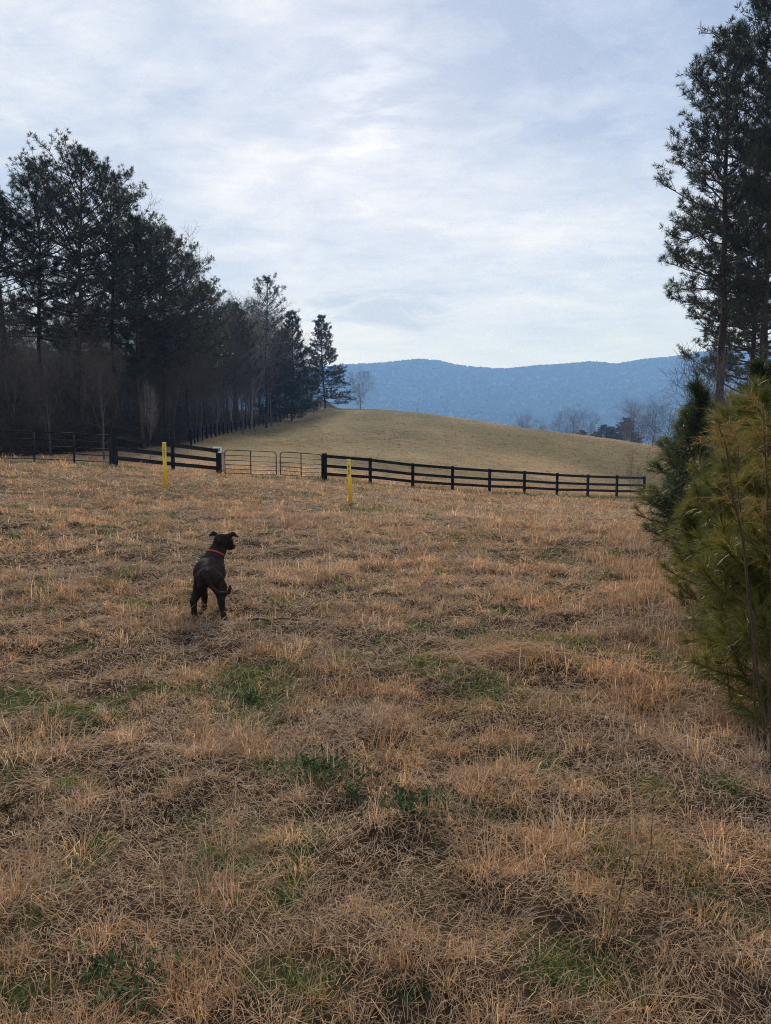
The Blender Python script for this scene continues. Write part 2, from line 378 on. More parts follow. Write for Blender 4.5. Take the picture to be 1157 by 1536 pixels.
# ------------------------------------------------------------------ world, sun, haze
SUN_EL, SUN_AZ = 25.0, -1.0
def make_world():
    w = bpy.data.worlds.new('World'); scene.world = w; w.use_nodes = True
    nt = w.node_tree; nt.nodes.clear()
    L = nt.links.new
    out = N(nt, 'ShaderNodeOutputWorld'); bg = N(nt, 'ShaderNodeBackground', Strength=.094)
    sky = N(nt, 'ShaderNodeTexSky', sky_type='NISHITA'); sky.sun_disc = False
    sky.sun_elevation = R(SUN_EL); sky.sun_rotation = R(SUN_AZ); sky.altitude = 200; sky.air_density = 1.2; sky.dust_density = 1.5
    tc = N(nt, 'ShaderNodeTexCoord'); sx = N(nt, 'ShaderNodeSeparateXYZ'); L(tc.outputs['Generated'], sx.inputs[0])
    def math_(op, a, b=None, clamp=False):
        nd = N(nt, 'ShaderNodeMath', operation=op, use_clamp=clamp)
        for i, q in enumerate((a, b)):
            if q is None: continue
            if isinstance(q, (int, float)): nd.inputs[i].default_value = q
            else: L(q, nd.inputs[i])
        return nd.outputs[0]
    z = math_('MAXIMUM', sx.outputs[2], 0.0)
    zz = math_('ADD', z, .16)
    px = math_('DIVIDE', sx.outputs[0], zz); py = math_('DIVIDE', sx.outputs[1], zz)
    cv = N(nt, 'ShaderNodeCombineXYZ'); L(px, cv.inputs[0]); L(py, cv.inputs[1])
    def layer(scale, detail, rough, stretch, off, rot=0, dist=0):
        mp = N(nt, 'ShaderNodeMapping'); mp.inputs['Scale'].default_value = stretch; mp.inputs['Location'].default_value = off; mp.inputs['Rotation'].default_value = (0, 0, rot)
        L(cv.outputs[0], mp.inputs['Vector'])
        nz = N(nt, 'ShaderNodeTexNoise', Scale=scale, Detail=detail, Roughness=rough, Distortion=dist); L(mp.outputs[0], nz.inputs['Vector'])
        return nz.outputs['Fac']
    big = layer(.9, 4, .5, (1, 1.5, 1), (3.1, 1.7, 0), .35, .3)
    mid = layer(2.6, 7, .6, (1, 1.3, 1), (.4, 2.2, 0), .45, .5)
    rip = layer(7.5, 6, .6, (1, 1.5, 1), (4.4, .2, 0), .6, .6)
    c = math_('ADD', math_('ADD', math_('MULTIPLY', big, .46), math_('MULTIPLY', mid, .36)), math_('MULTIPLY', rip, .18))
    cloud = ramp(nt, c, [(.39, (3.5, 4.6, 7.0)), (.46, (4.9, 5.95, 8.2)), (.53, (6.6, 7.4, 9.2)), (.62, (9.2, 9.7, 10.8))])
    hz = N(nt, 'ShaderNodeMix', data_type='RGBA')                      # paler, even layer towards the horizon
    L(math_('MULTIPLY', math_('POWER', math_('SUBTRACT', 1.0, z), 5.0), .75), hz.inputs[0])
    L(cloud, hz.inputs[6]); hz.inputs[7].default_value = (7.3, 8.2, 9.9, 1)
    lowb = N(nt, 'ShaderNodeMix', data_type='RGBA')                    # clear blue-white air low over the ridge
    L(math_('MULTIPLY', math_('POWER', math_('SUBTRACT', 1.0, z), 7.0), .9), lowb.inputs[0]); L(hz.outputs[2], lowb.inputs[6]); lowb.inputs[7].default_value = (6.9, 8.7, 13.2, 1)
    # one long grey cloud low over the ridge
    ex = math_('POWER', math_('ABSOLUTE', math_('DIVIDE', math_('ADD', sx.outputs[0], .005), .085)), 2.0)
    ez = math_('POWER', math_('ABSOLUTE', math_('DIVIDE', math_('SUBTRACT', sx.outputs[2], .162), .022)), 2.0)
    ee = math_('SUBTRACT', 1.25, math_('ADD', math_('ADD', ex, ez), math_('MULTIPLY', math_('SUBTRACT', mid, .5), 5.0)))
    lc = N(nt, 'ShaderNodeMix', data_type='RGBA'); L(math_('MULTIPLY', math_('MULTIPLY', ee, 1.0, True), .8), lc.inputs[0])
    L(lowb.outputs[2], lc.inputs[6]); lc.inputs[7].default_value = (3.7, 5.0, 7.6, 1)
    # thin bright gap in the overcast where the sun stands behind it
    d = Vector((-.012, math.cos(R(22.2)), math.sin(R(22.2)))).normalized()
    dt = N(nt, 'ShaderNodeVectorMath', operation='DOT_PRODUCT'); L(tc.outputs['Generated'], dt.inputs[0]); dt.inputs[1].default_value = d
    dp = math_('MAXIMUM', dt.outputs['Value'], 0.0)
    fine = layer(7.0, 6, .6, (1, 1.8, 1), (.1, .7, 0), .5, .4)
    g1 = math_('MULTIPLY', math_('POWER', dp, 500.0), math_('ADD', math_('MULTIPLY', fine, 4.2), -1.75, True))
    g2 = math_('MULTIPLY', math_('POWER', dp, 20.0), .10)
    g = math_('ADD', g1, g2)
    gl = N(nt, 'ShaderNodeMix', data_type='RGBA', blend_type='ADD'); gl.inputs[0].default_value = 1
    gm = N(nt, 'ShaderNodeMix', data_type='RGBA'); L(g, gm.inputs[0]); gm.inputs[6].default_value = (0, 0, 0, 1); gm.inputs[7].default_value = (3.0, 2.9, 2.7, 1)
    L(lc.outputs[2], gl.inputs[6]); L(gm.outputs[2], gl.inputs[7])
    mx = N(nt, 'ShaderNodeMix', data_type='RGBA'); mx.inputs[0].default_value = .92
    L(sky.outputs[0], mx.inputs[6]); L(gl.outputs[2], mx.inputs[7])
    L(mx.outputs[2], bg.inputs['Color']); L(bg.outputs[0], out.inputs['Surface'])
make_world()
sl = bpy.data.lights.new('sun', 'SUN'); sl.energy = 4.7; sl.angle = R(8); sl.color = (1, .955, .89)
so = bpy.data.objects.new('sun', sl); COL.objects.link(so); so.rotation_euler = (-R(90 - SUN_EL), 0, -R(SUN_AZ)); so.location = (0, 0, 60)
def haze():
    mb = MB(); mb.box((0, -500, 168), (9400, 8160, 456)); o = mb.build('haze', None)
    m, nt, out = newmat('blue_air'); v = N(nt, 'ShaderNodeVolumePrincipled')
    v.inputs['Color'].default_value = (.20, .425, 1.0, 1); v.inputs['Absorption Color'].default_value = (1, 1, 1, 1); v.inputs['Density'].default_value = 3.3e-4; v.inputs['Anisotropy'].default_value = .2
    nt.links.new(v.outputs[0], out.inputs['Volume']); o.data.materials.append(m)
    kind(o, 'stuff', 'blue haze lying over the valley and mountain', 'haze')
haze()

_EP = [at(*q) for q in EDGE]
def edgex(y): return np.interp(y, [43, 52] + [p[1] for p in _EP] + [200, 260], [-20.6, -20.2] + [p[0] for p in _EP] + [-13.5, -16])
def in_woods(x, y): return (x < edgex(y) - .9) & (y > 43)
# ------------------------------------------------------------------ ground sheet
def ground():
    rr = np.concatenate([[0.25], np.linspace(.6, 16, 230), np.geomspace(16.25, 60, 110), np.geomspace(60.8, 300, 120), np.geomspace(308, 3500, 50)])
    th = np.concatenate([np.linspace(-38, 38, 260), np.linspace(38, 322, 120)[1:-1]]) * math.pi / 180
    m, k = len(rr), len(th)
    X = rr[:, None] * np.sin(th)[None]; Y = rr[:, None] * np.cos(th)[None]
    Z = height(X, Y)
    V = np.stack([X, Y, Z], -1).reshape(-1, 3)
    c = straw_base(X, Y); g = green(X, Y)[..., None]; r = np.hypot(X, Y)[..., None]
    soil = np.array([.070, .049, .033])
    cover = sstep(6, 70, r)
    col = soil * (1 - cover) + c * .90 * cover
    col = col * (1 - g * .9) + np.array([.075, .105, .032]) * g * .9
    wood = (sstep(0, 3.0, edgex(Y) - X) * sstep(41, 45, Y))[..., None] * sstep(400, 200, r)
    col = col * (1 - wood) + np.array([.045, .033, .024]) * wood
    fr = sstep(190, 300, r); col = col * (1 - fr) + np.array([.10, .085, .06]) * fr
    i = np.arange(m - 1)[:, None]; j = np.arange(k)[None]; j2 = (j + 1) % k
    Q = np.stack([i * k + j, i * k + j2, (i + 1) * k + j2, (i + 1) * k + j], -1).reshape(-1, 4)[:, ::-1]
    V = np.concatenate([V, [[0, 0, float(height(0., 0.))]]]); c0 = len(V) - 1
    T = np.stack([np.full(k, c0), np.arange(k), (np.arange(k) + 1) % k], -1)[:, ::-1]
    colr = np.concatenate([col.reshape(-1, 3), [soil]])
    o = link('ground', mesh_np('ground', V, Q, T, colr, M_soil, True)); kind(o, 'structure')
ground()

# ------------------------------------------------------------------ mountain
def mountain():
    YR = 3200.0
    prof = [(-900, 590), (-400, 560), (0, 572), (300, 560), (440, 560), (515, 551), (560, 548.5), (600, 545.5), (630, 542.5), (655, 544), (680, 550), (705, 553.5), (740, 556.5), (775, 556),
            (810, 552), (850, 549.5), (885, 546.5), (905, 547.5), (925, 550), (942, 547), (965, 543), (1000, 540), (1030, 536), (1080, 527), (1157, 520), (1400, 530), (1800, 560), (2100, 600)]
    P2 = np.array([at(u, v, YR) for u, v in prof])
    xs = np.linspace(-4000, 4000, 420); ys = np.concatenate([np.linspace(1900, 3200, 70), np.linspace(3225, 3540, 14)])
    X, Y = np.meshgrid(xs, ys)
    Yr = YR + 260 * (fbm(X / 900, X * 0, 91, 3) - .5) * 0
    H = np.interp(X, P2[:, 0], P2[:, 2]) + (fbm(X / 60, X * 0 + 3, 93, 3) - .5) * 5
    t = np.clip((Y - 1950) / (YR - 1950), 0, 1)
    f = np.where(Y <= YR, t ** 1.35 * (1 - .18 * np.sin(t * math.pi)), 1 - sstep(YR + 40, 3540, Y) * .98)
    sp = np.abs(fbm(X / 420 + .3 * (Y / 800), Y / 1500, 95, 4) - .5) * 2
    bell = np.sin(np.clip(t, 0, 1) * math.pi) * (Y <= YR)
    edge = sstep(4000, 3300, np.abs(X))
    Z = -24 + (H + 24) * f * edge - sp * 150 * bell
    V = np.stack([X, Y, Z], -1).reshape(-1, 3); k = len(xs)
    i = np.arange(len(ys) - 1)[:, None]; j = np.arange(k - 1)[None]
    Q = np.stack([i * k + j, i * k + j + 1, (i + 1) * k + j + 1, (i + 1) * k + j], -1).reshape(-1, 4)
    kind(link('mountain', mesh_np('mountain', V, Q, None, None, M_mount, True)), 'structure')
    # winter forest on its face: small twiggy crowns
    nT = 26000
    jx = rng.uniform(-1500, 2200, nT); ty = 1 - rng.random(nT) ** 1.3; jy = 2000 + ty * 1230
    extra = rng.uniform(-1500, 2200, 4200); jx = np.concatenate([jx, extra]); jy = np.concatenate([jy, rng.uniform(3150, 3225, 4200)])
    ix = (jx + 4000) / 8000 * (k - 1); iy = np.interp(jy, ys, np.arange(len(ys)))
    a = np.floor(ix).astype(int); b = np.minimum(np.floor(iy).astype(int), len(ys) - 2); fa = ix - a; fb = iy - b
    zz = (Z[b, a] * (1 - fa) + Z[b, a + 1] * fa) * (1 - fb) + (Z[b + 1, a] * (1 - fa) + Z[b + 1, a + 1] * fa) * fb
    nN = len(jx); h = rng.uniform(7, 15, nN); w = h * rng.uniform(.55, .85, nN)
    kk = 5; an = np.arange(kk) * 2 * math.pi / kk
    base = np.stack([jx, jy, zz], -1); Vs = [base - [0, 0, 2]]
    for lv, ws in ((.35, 1.0), (.75, .8)):
        ring = np.stack([np.cos(an)[None] * w[:, None] * ws * rng.uniform(.6, 1.3, (nN, kk)), np.sin(an)[None] * w[:, None] * ws * rng.uniform(.6, 1.3, (nN, kk)),
                         h[:, None] * lv * rng.uniform(.8, 1.15, (nN, kk))], -1) + base[:, None]
        Vs.append(ring)
    top = base + np.stack([rng.normal(0, .5, nN), rng.normal(0, .5, nN), h], -1)
    V = np.concatenate([Vs[0][:, None], Vs[1], Vs[2], top[:, None]], 1).reshape(-1, 3); S = 2 + 2 * kk; o = (np.arange(nN) * S)[:, None]
    T = []; Q = []
    for q in range(kk):
        r = (q + 1) % kk
        T.append(np.concatenate([o, o + 1 + r, o + 1 + q], 1)); T.append(np.concatenate([o + S - 1, o + 1 + kk + q, o + 1 + kk + r], 1))
        Q.append(np.concatenate([o + 1 + q, o + 1 + r, o + 1 + kk + r, o + 1 + kk + q], 1))
    base_c = np.array([[.034, .029, .024], [.036, .030, .025], [.032, .028, .022], [.029, .027, .020]])
    ci = base_c[rng.choice(4, nN, p=[.45, .3, .15, .1])] * rng.uniform(.93, 1.07, (nN, 1))
    me = mesh_np('mountain_forest', V, np.concatenate(Q), np.concatenate(T), np.repeat(ci, S, 0), M_grass, True)
    kind(link('mountain_forest', me), 'stuff', 'bare winter forest covering the far blue mountain', 'forest')
mountain()

# ------------------------------------------------------------------ grass
def blade_mesh(name, B, az, L, wd, el0, bend, col, curl=.38):
    """B roots; az heading; el0 start elevation; bend = fall of elevation along the blade"""
    n_ = len(B); hd = np.stack([np.cos(az), np.sin(az)], -1)
    az2 = az + rng.normal(0, curl, n_); hd2 = np.stack([np.cos(az2), np.sin(az2)], -1)
    sd = np.stack([-np.sin(az), np.cos(az), np.zeros(n_)], -1); tw = rng.normal(0, .35, n_)
    sd[:, 2] = tw; sd = norm(sd)
    e2 = el0 - bend
    p1 = B + np.concatenate([hd * (np.cos(el0) * L * .5)[:, None], (np.sin(el0) * L * .5)[:, None]], 1)
    p2 = p1 + np.concatenate([hd2 * (np.cos(e2) * L * .5)[:, None], (np.sin(e2) * L * .5)[:, None]], 1)
    w = (wd / 2)[:, None]
    V = np.stack([B - sd * w * .8, B + sd * w * .8, p1 + sd * w, p1 - sd * w, p2], 1).reshape(-1, 3)
    o = (np.arange(n_) * 5)[:, None]
    Q = np.concatenate([o, o + 1, o + 2, o + 3], 1); T = np.concatenate([o + 3, o + 2, o + 4], 1)
    return V, Q, T, np.repeat(col, 5, 0)
def pts_polar(n_, r0, r1, half=41, power=1.0):
    r = np.sqrt(rng.uniform(r0 ** 2, r1 ** 2, n_)) if power == 1 else (rng.uniform(r0 ** power, r1 ** power, n_)) ** (1 / power)
    t = rng.uniform(-R(half), R(half), n_); return r * np.sin(t), r * np.cos(t)
def mixcol(x, y, n_, var=.22):
    c = straw_base(x, y); p = STRAW[rng.integers(0, len(STRAW), n_)]
    far = sstep(30, 60, y)[:, None]
    k = .55 * (1 - far)
    c = c * (1 - k) + p * k
    return 1.14 * c * rng.uniform(1 - var * 1.6, 1 + var, (n_, 1)) * [.985, 1.0, 1.04]
GRN = np.array([[.16, .19, .055], [.12, .16, .055], [.24, .24, .085], [.09, .13, .045]])
def lod(r): return np.clip(.0023 * r / 3.0, .0019, 1)      # blade width grows with distance so far blades stay drawn
def grass():
    parts = []
    def emit(*a): parts.append(blade_mesh('g', *a))
    # 1 matted straw lying every way
    for (r0, r1, dens, Ls) in ((1.3, 5, 4600, (.02, .13)), (5, 10, 2000, (.03, .14)), (10, 20, 420, (.06, .2)), (20, 45, 70, (.10, .25))):
        n_ = int(dens * R(82) * (r1 ** 2 - r0 ** 2) / 2); x, y = pts_polar(n_, r0, r1)
        keep = ~in_woods(x, y); x, y = x[keep], y[keep]; n_ = len(x); r = np.hypot(x, y)
        m = fbm(x * 1.3, y * 1.3, 21, 3)
        az = rng.uniform(0, 2 * math.pi, n_) * .75 + m * 9
        L = rng.uniform(*Ls, n_); z = height(x, y) + rng.uniform(0, .022, n_) + .012 * m
        c = mixcol(x, y, n_, .25); c = c * .55 + np.array([.53, .395, .275]) * .45 * rng.uniform(.3, 1.2, (n_, 1))
        g = green(x, y); isg = rng.random(n_) < g * .85; c[isg] = GRN[rng.integers(0, 4, isg.sum())] * rng.uniform(.6, 1.2, (isg.sum(), 1)) * [.8, .95, .8]
        emit(np.stack([x, y, z], -1), az, L, lod(r) * rng.uniform(.7, 1.5, n_), rng.normal(.16, .30, n_), rng.normal(.35, .45, n_), c, .5)
    # 2 standing tufts
    for (r0, r1, dens, nb) in ((1.3, 5, 46, 110), (5, 10, 32, 76), (10, 20, 17, 42), (20, 45, 6.5, 24), (45, 110, 4.5, 9), (110, 185, 2.2, 7)):
        n_ = int(dens * R(82) * (r1 ** 2 - r0 ** 2) / 2); x, y = pts_polar(n_, r0, r1)
        dn = fbm(x * .9, y * .9, 25, 4)
        keep = (~in_woods(x, y)) & (rng.random(n_) < sstep(.40, .58, dn) * 1.0 + .12 + green(x, y) * .6); x, y = x[keep], y[keep]; n_ = len(x)
        sz = rng.lognormal(-.02, .38, n_) * (.75 + .6 * fbm(x * .7, y * .7, 27, 3)); tuftc = rng.uniform(.62, 1.25, (n_, 1)); tuftc = np.where((y > 45)[:, None], .98 + .18 * tuftc, tuftc)
        warm = rng.random((n_, 1)); r = np.hypot(x, y); g = green(x, y); isg = rng.random(n_) < g * 1.1
        tr = np.stack([rng.normal(0, .18, n_), rng.normal(0, .18, n_)], -1)        # each tuft leans its own way
        idx = np.repeat(np.arange(n_), nb); m = len(idx)
        rad = np.abs(rng.normal(0, 1, m)) * .042 * sz[idx] * np.clip(r[idx] / 14, 1, 4); a = rng.uniform(0, 2 * math.pi, m)
        bx = x[idx] + rad * np.cos(a); by = y[idx] + rad * np.sin(a)
        az = a + rng.normal(0, .7, m)
        hill = sstep(42, 55, by)
        L = sz[idx] * rng.uniform(.05, .155, m) * np.clip(.8 + r[idx] / 50, .9, 1.5) * (1 - .45 * isg[idx]) * (1 - .5 * hill)
        el = np.clip(rng.normal(.92, .36, m), .1, 1.5) ; bend = np.clip(rng.normal(1.0, .5, m), -.2, 2.2)
        c = mixcol(bx, by, m, .2) * tuftc[idx]; wm = warm[idx] * .5
        c = c * (1 - wm) + c * np.array([1.06, .92, .72]) * wm
        gi = isg[idx] & (rng.random(m) < .8); c[gi] = GRN[rng.integers(0, 4, gi.sum())] * rng.uniform(.75, 1.35, (gi.sum(), 1)) * (1 + (np.array([.42, .60, .50]) - 1) * sstep(24, 40, by[gi])[:, None])
        emit(np.stack([bx, by, height(bx, by) - .008], -1), az, L, lod(r[idx]) * rng.uniform(.6, 1.3, m), el, bend, c)
    # green patches: short living grass pushing through the straw
    for (a, b, rx, ry, s_) in GREEN:
        if b > 45: continue
        n_ = int(min(5200, rx * ry * 3.1 * s_ * (2600 if b < 6 else 1300 if b < 14 else 420)))
        x = a + rng.normal(0, .62, n_) * rx; y = b + rng.normal(0, .62, n_) * ry
        keep = rng.random(n_) < sstep(.2, .55, fbm(x * 3, y * 3, 37, 3) + .1); x = x[keep]; y = y[keep]; n_ = len(x); r = np.hypot(x, y)
        c = GRN[rng.integers(0, 4, n_)] * rng.uniform(.6, 1.35, (n_, 1))
        emit(np.stack([x, y, height(x, y)], -1), rng.uniform(0, 6.28, n_), rng.uniform(.04, .12, n_), lod(r) * rng.uniform(.7, 1.3, n_), np.clip(rng.normal(.95, .35, n_), .1, 1.5), rng.normal(.7, .4, n_), c)
    # 3 long broken stalks
    for (r0, r1, dens) in ((1.4, 6, 16), (6, 14, 7), (14, 30, 2)):
        n_ = int(dens * R(82) * (r1 ** 2 - r0 ** 2) / 2); x, y = pts_polar(n_, r0, r1); r = np.hypot(x, y)
        c = np.array([.56, .42, .25]) * rng.uniform(.55, 1.15, (n_, 1))
        emit(np.stack([x, y, height(x, y) + rng.uniform(.01, .06, n_)], -1), rng.uniform(0, 6.28, n_), rng.uniform(.15, .45, n_), lod(r) * rng.uniform(1.0, 1.7, n_), rng.normal(.12, .15, n_), rng.normal(.1, .12, n_), c)
    # 4 flattened swath and rank grass below the young pines
    def swath(u, v, ru, dv, n_, az0, L0, el):
        x0, y0 = ground_hit(u, v); s = ru / F * y0; y1 = ground_hit(u, v - dv)[1] - y0
        x = x0 + rng.normal(0, .5, n_) * s; y = y0 + rng.normal(0, .5, n_) * abs(y1)
        c = mixcol(x, y, n_, .2); r = np.hypot(x, y)
        emit(np.stack([x, y, height(x, y) + rng.uniform(0, .07, n_)], -1), az0 + rng.normal(0, .7, n_), rng.uniform(.5, 1.2, n_) * L0, lod(r) * rng.uniform(.7, 1.3, n_), rng.normal(el, .15, n_), rng.normal(.25, .2, n_), c)
    swath(700, 990, 90, 8, 420, 0.2, .26, .14); swath(810, 996, 90, 8, 420, 2.8, .26, .14)
    for k in range(60):
        yy = rng.uniform(3.4, 14); xx = 1.75 + (yy - 3.6) * .26 + rng.normal(0, .35)
        n_ = 110; x = xx + rng.normal(0, .14, n_); y = yy + rng.normal(0, .14, n_); r = np.hypot(x, y)
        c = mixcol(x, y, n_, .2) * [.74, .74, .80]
        emit(np.stack([x, y, height(x, y)], -1), rng.uniform(0, 6.28, n_), rng.uniform(.07, .25, n_), lod(r) * rng.uniform(.6, 1.1, n_), np.clip(rng.normal(1.2, .25, n_), .3, 1.5), rng.normal(.4, .4, n_), c)
    off = 0; V = []; Q = []; T = []; C = []
    for a, b, c, d in parts:
        V.append(a); Q.append(b + off); T.append(c + off); C.append(d); off += len(a)
    me = mesh_np('grass', np.concatenate(V), np.concatenate(Q), np.concatenate(T), np.concatenate(C), M_grass)
    print('grass blades', off // 5)
    kind(link('grass', me), 'stuff', 'dry tan winter grass with green patches covering the field', 'grass')
grass()

# ------------------------------------------------------------------ fences
def gz(x, y): return float(height(x, y, True))
def axes(d):
    d = norm(np.array([d[0], d[1], d[2] if len(d) > 2 else 0.0])); s = norm(np.cross([0, 0, 1.0], d)); return np.array([d, s, np.cross(d, s)])
def board_fence(pts, label, posth, railz, pw=.13, endw=None, endh=None, group=None, rail_side=1, bt=.04, bh=.145):
    p0 = np.array([pts[0][0], pts[0][1], gz(*pts[0])]); t = thing('rail_fence', label, 'fence', p0, 0, group)
    P3 = [np.array([x, y, gz(x, y)]) - p0 for x, y in pts]
    for i, p in enumerate(P3):
        w, h = pw, posth
        if endw and i in endw: w = endw[i]
        if endh and i in endh: h = endh[i]
        h *= 1 + rng.normal(0, .008)
        d = P3[min(i + 1, len(P3) - 1)] - P3[max(i - 1, 0)]; ax = axes((d[0], d[1], 0))
        mb = MB(); mb.box(p + [0, 0, h / 2 - .25], (w, w, h + .5), ax, .012); mb.build('post', M_black, t)
    for i in range(len(P3) - 1):
        a, b = P3[i], P3[i + 1]; d = b - a; L = np.linalg.norm(d); ax = axes(d)
        # rails are nailed on the field side of the posts
        for z in railz:
            mb = MB(); j = rng.normal(0, .006, 2)
            a2 = a + [0, 0, z + j[0]]; b2 = b + [0, 0, z + j[1]]; ax2 = axes(b2 - a2)
            c = (a2 + b2) / 2 - ax2[1] * (pw / 2 + bt / 2 + .002) * rail_side
            mb.box(c, (np.linalg.norm(b2 - a2) - .006, bt, bh), ax2, .006); mb.build('rail', M_black, t)
    return t
rf = [at(*q)[:2] for q in RF]
board_fence(rf, 'long black three-rail board fence running right from the gates to the young pines', 1.30, (.335, .72, 1.19), endw={0: .2}, endh={0: 1.33})
lf = [at(*q)[:2] for q in LF]
board_fence(lf, 'short black three-rail board fence left of the gates, behind the left yellow post', 1.32, (.36, .76, 1.20), endw={0: .22, 2: .2}, endh={0: 1.58, 2: 1.30}, bh=.17)
ed = [at(*q)[:2] for q in EDGE]
# resample the tree-edge fence at 3 m
ed = np.array(ed); dd = np.concatenate([[0], np.cumsum(np.linalg.norm(np.diff(ed, axis=0), axis=1))]); s_ = np.arange(0, dd[-1], 3.1)
edr = np.stack([np.interp(s_, dd, ed[:, 0]), np.interp(s_, dd, ed[:, 1])], -1)
board_fence([tuple(q) for q in edr], 'distant dark fence climbing the hill along the edge of the woods', 1.38, (.40, .80, 1.22), pw=.14, bh=.09, rail_side=-1)
def tube_fence():
    pp = [at(-130, 690, 31.1)] + [at(*q) for q in PIPE]
    pp = [np.array([p[0], p[1], gz(p[0], p[1])]) for p in pp]; p0 = pp[0].copy()
    t = thing('pipe_fence', 'low dark pipe fence with five bars in front of the woods', 'fence', p0)
    pp = [p - p0 for p in pp]
    for p in pp:
        mb = MB(); mb.tube([p + [0, 0, -.3], p + [0, 0, 1.24]], .042, 8); mb.build('post', M_galv, t, True)
    for i in range(len(pp) - 1):
        for z in (.16, .42, .68, .95, 1.26):
            mb = MB(); a, b = pp[i] + [0, 0, z], pp[i + 1] + [0, 0, z]; m = (a + b) / 2 - [0, 0, .012]
            mb.tube([a, m, b], .019, 8); mb.build('bar', M_galv, t, True)
tube_fence()
def gate(a, b, label, hside):
    a = np.array(a); b = np.array(b); d = b - a; L = np.linalg.norm(d); d = d / L
    za, zb = gz(*a), gz(*b)
    t = thing('farm_gate', label, 'gate', (a[0], a[1], za), 0, None)
    up = np.array([0, 0, 1.]); sl_ = (zb - za) / L
    def pt(s, z): return np.array([d[0] * s, d[1] * s, sl_ * s + z])
    r = .02; H = 1.27; lo = .17
    # bent perimeter tube with rounded top corners
    c = .16; path = [pt(0, lo), pt(0, H - c)] + [pt(c - c * math.cos(k), H - c + c * math.sin(k)) for k in np.linspace(.2, math.pi / 2, 5)]
    path += [pt(L - c + c * math.sin(k), H - c + c * math.cos(k)) for k in np.linspace(0, math.pi / 2 - .2, 5)] + [pt(L, H - c), pt(L, lo)]
    mb = MB(); mb.tube(path, .023, 8); mb.tube([pt(0, lo), pt(L, lo)], .021, 8); mb.build('frame', M_steel, t, True)
    for z in (.37, .57, .78, 1.02):
        mb = MB(); mb.tube([pt(0, z), pt(L, z)], .017, 8); mb.build('bar', M_steel, t, True)
    mb = MB(); mb.box(pt(L * .5, (lo + H) / 2), (.05, .012, H - lo), np.array([[d[0], d[1], 0], [-d[1], d[0], 0], [0, 0, 1.]])); mb.build('upright', M_steel, t)
    for z in (.30, 1.08):
        s = 0 if hside == 0 else L; q = -1 if hside == 0 else 1
        mb = MB(); mb.tube([pt(s, z), pt(s + q * .10, z)], .013, 6); mb.tube([pt(s, z - .035), pt(s, z + .035)], .03, 8); mb.build('hinge', M_steel, t, True)
    s = L if hside == 0 else 0
    mb = MB(); mb.box(pt(s, .76), (.07, .05, .09), None, .01); mb.build('latch', M_steel, t)
g0 = at(338, 714.5, 36.85)[:2]; g1 = at(415, 718, 37.15)[:2]; g2 = at(421, 718.3, 37.2)[:2]; g3 = at(483, 720.6, 37.45)[:2]
gate(g0, g1, 'left leaf of the brown tube farm gate, beside the white sign', 0)
gate(g2, g3, 'right leaf of the brown tube farm gate, hinged to the long board fence', 1)
def sign():
    p = at(329, 714, 36.8); z = gz(p[0], p[1])
    t = thing('sign', 'small white rectangular sign on top of the gatepost', 'sign', (p[0] - .03, p[1] - .16, z + 1.25))
    mb = MB(); mb.box((0, 0, 0), (.42, .012, .30), None, .004); mb.build('panel', M_sign, t)
    mb = MB(); mb.box((0, -.0085, .02), (.28, .003, .16)); mb.build('printed_block', M_signink, t)
    mb = MB()
    for x, zz in ((-.18, .12), (.18, .12), (-.18, -.12), (.18, -.12)): mb.tube([(x, -.006, zz), (x, -.012, zz)], .009, 8)
    mb.build('screw', M_steel, t)
    q = at(335.2, 714.3, 36.9)
    t2 = thing('steel_post', 'thin grey galvanised post beside the black gatepost with the sign', 'post', (q[0], q[1], gz(q[0], q[1])))
    mb = MB(); mb.box((0, 0, .4), (.05, .05, 1.5), None, .006); mb.build('shaft', M_galvpost, t2)
    mb = MB(); mb.box((0, 0, 1.165), (.07, .07, .03), None, .006); mb.build('cap', M_galvpost, t2)
sign()
def stake(u, v, Y, label, tilt, marks, rz):
    p = at(u, v, Y); z = gz(p[0], p[1])
    t = thing('marker_post', label, 'marker post', (p[0], p[1], z), rz, 'yellow marker posts in the field'); t.rotation_euler = (0, tilt, rz)
    H = 1.36; w = .112
    # shallow C-section flat plastic blade
    xs = np.linspace(-w / 2, w / 2, 7); sec = [(x, -.010 + 8 * x * x * .9) for x in xs]
    ring = sec + [(x, y + .010) for x, y in sec[::-1]]
    def extr(z0, z1, o=(0, 0)):
        k = len(ring); V = np.array([(x * (1 + o[0]), y + o[1], zz) for zz in (z0, z1) for x, y in ring]); h = k // 2
        Q = [(j, (j + 1) % k, k + (j + 1) % k, k + j) for j in range(k)]
        for q in range(h - 1): Q += [(q + 1, q, k - 1 - q, k - 2 - q), (k + q, k + q + 1, 2 * k - 2 - q, 2 * k - 1 - q)]
        return V, Q
    mb = MB(); mb.add(*extr(-.35, H - .075)); o = mb.build('shaft', M_yellow, t)
    mb = MB(); mb.add(*extr(H - .073, H, (.06, 0))); mb.build('cap', M_ycap, t)
    dc = None
    mb = MB()
    for (x, zt, wx, hz) in marks:
        mb.box((x, -.0135 + .0, H - zt), (wx, .004, hz))
    mb.build('lettering', M_ink, t)
stake(248, 731.5, 23.4, 'upright yellow marker post in front of the dark left board fence', 0.0,
      [(-.01, .13, .035, .012), (.012, .155, .012, .05), (0, .20, .04, .014), (-.012, .235, .014, .045), (.012, .25, .012, .05), (0, .30, .045, .014), (.008, .34, .014, .05), (-.012, .375, .012, .04), (0, .42, .04, .014), (.01, .45, .012, .04)], R(4))
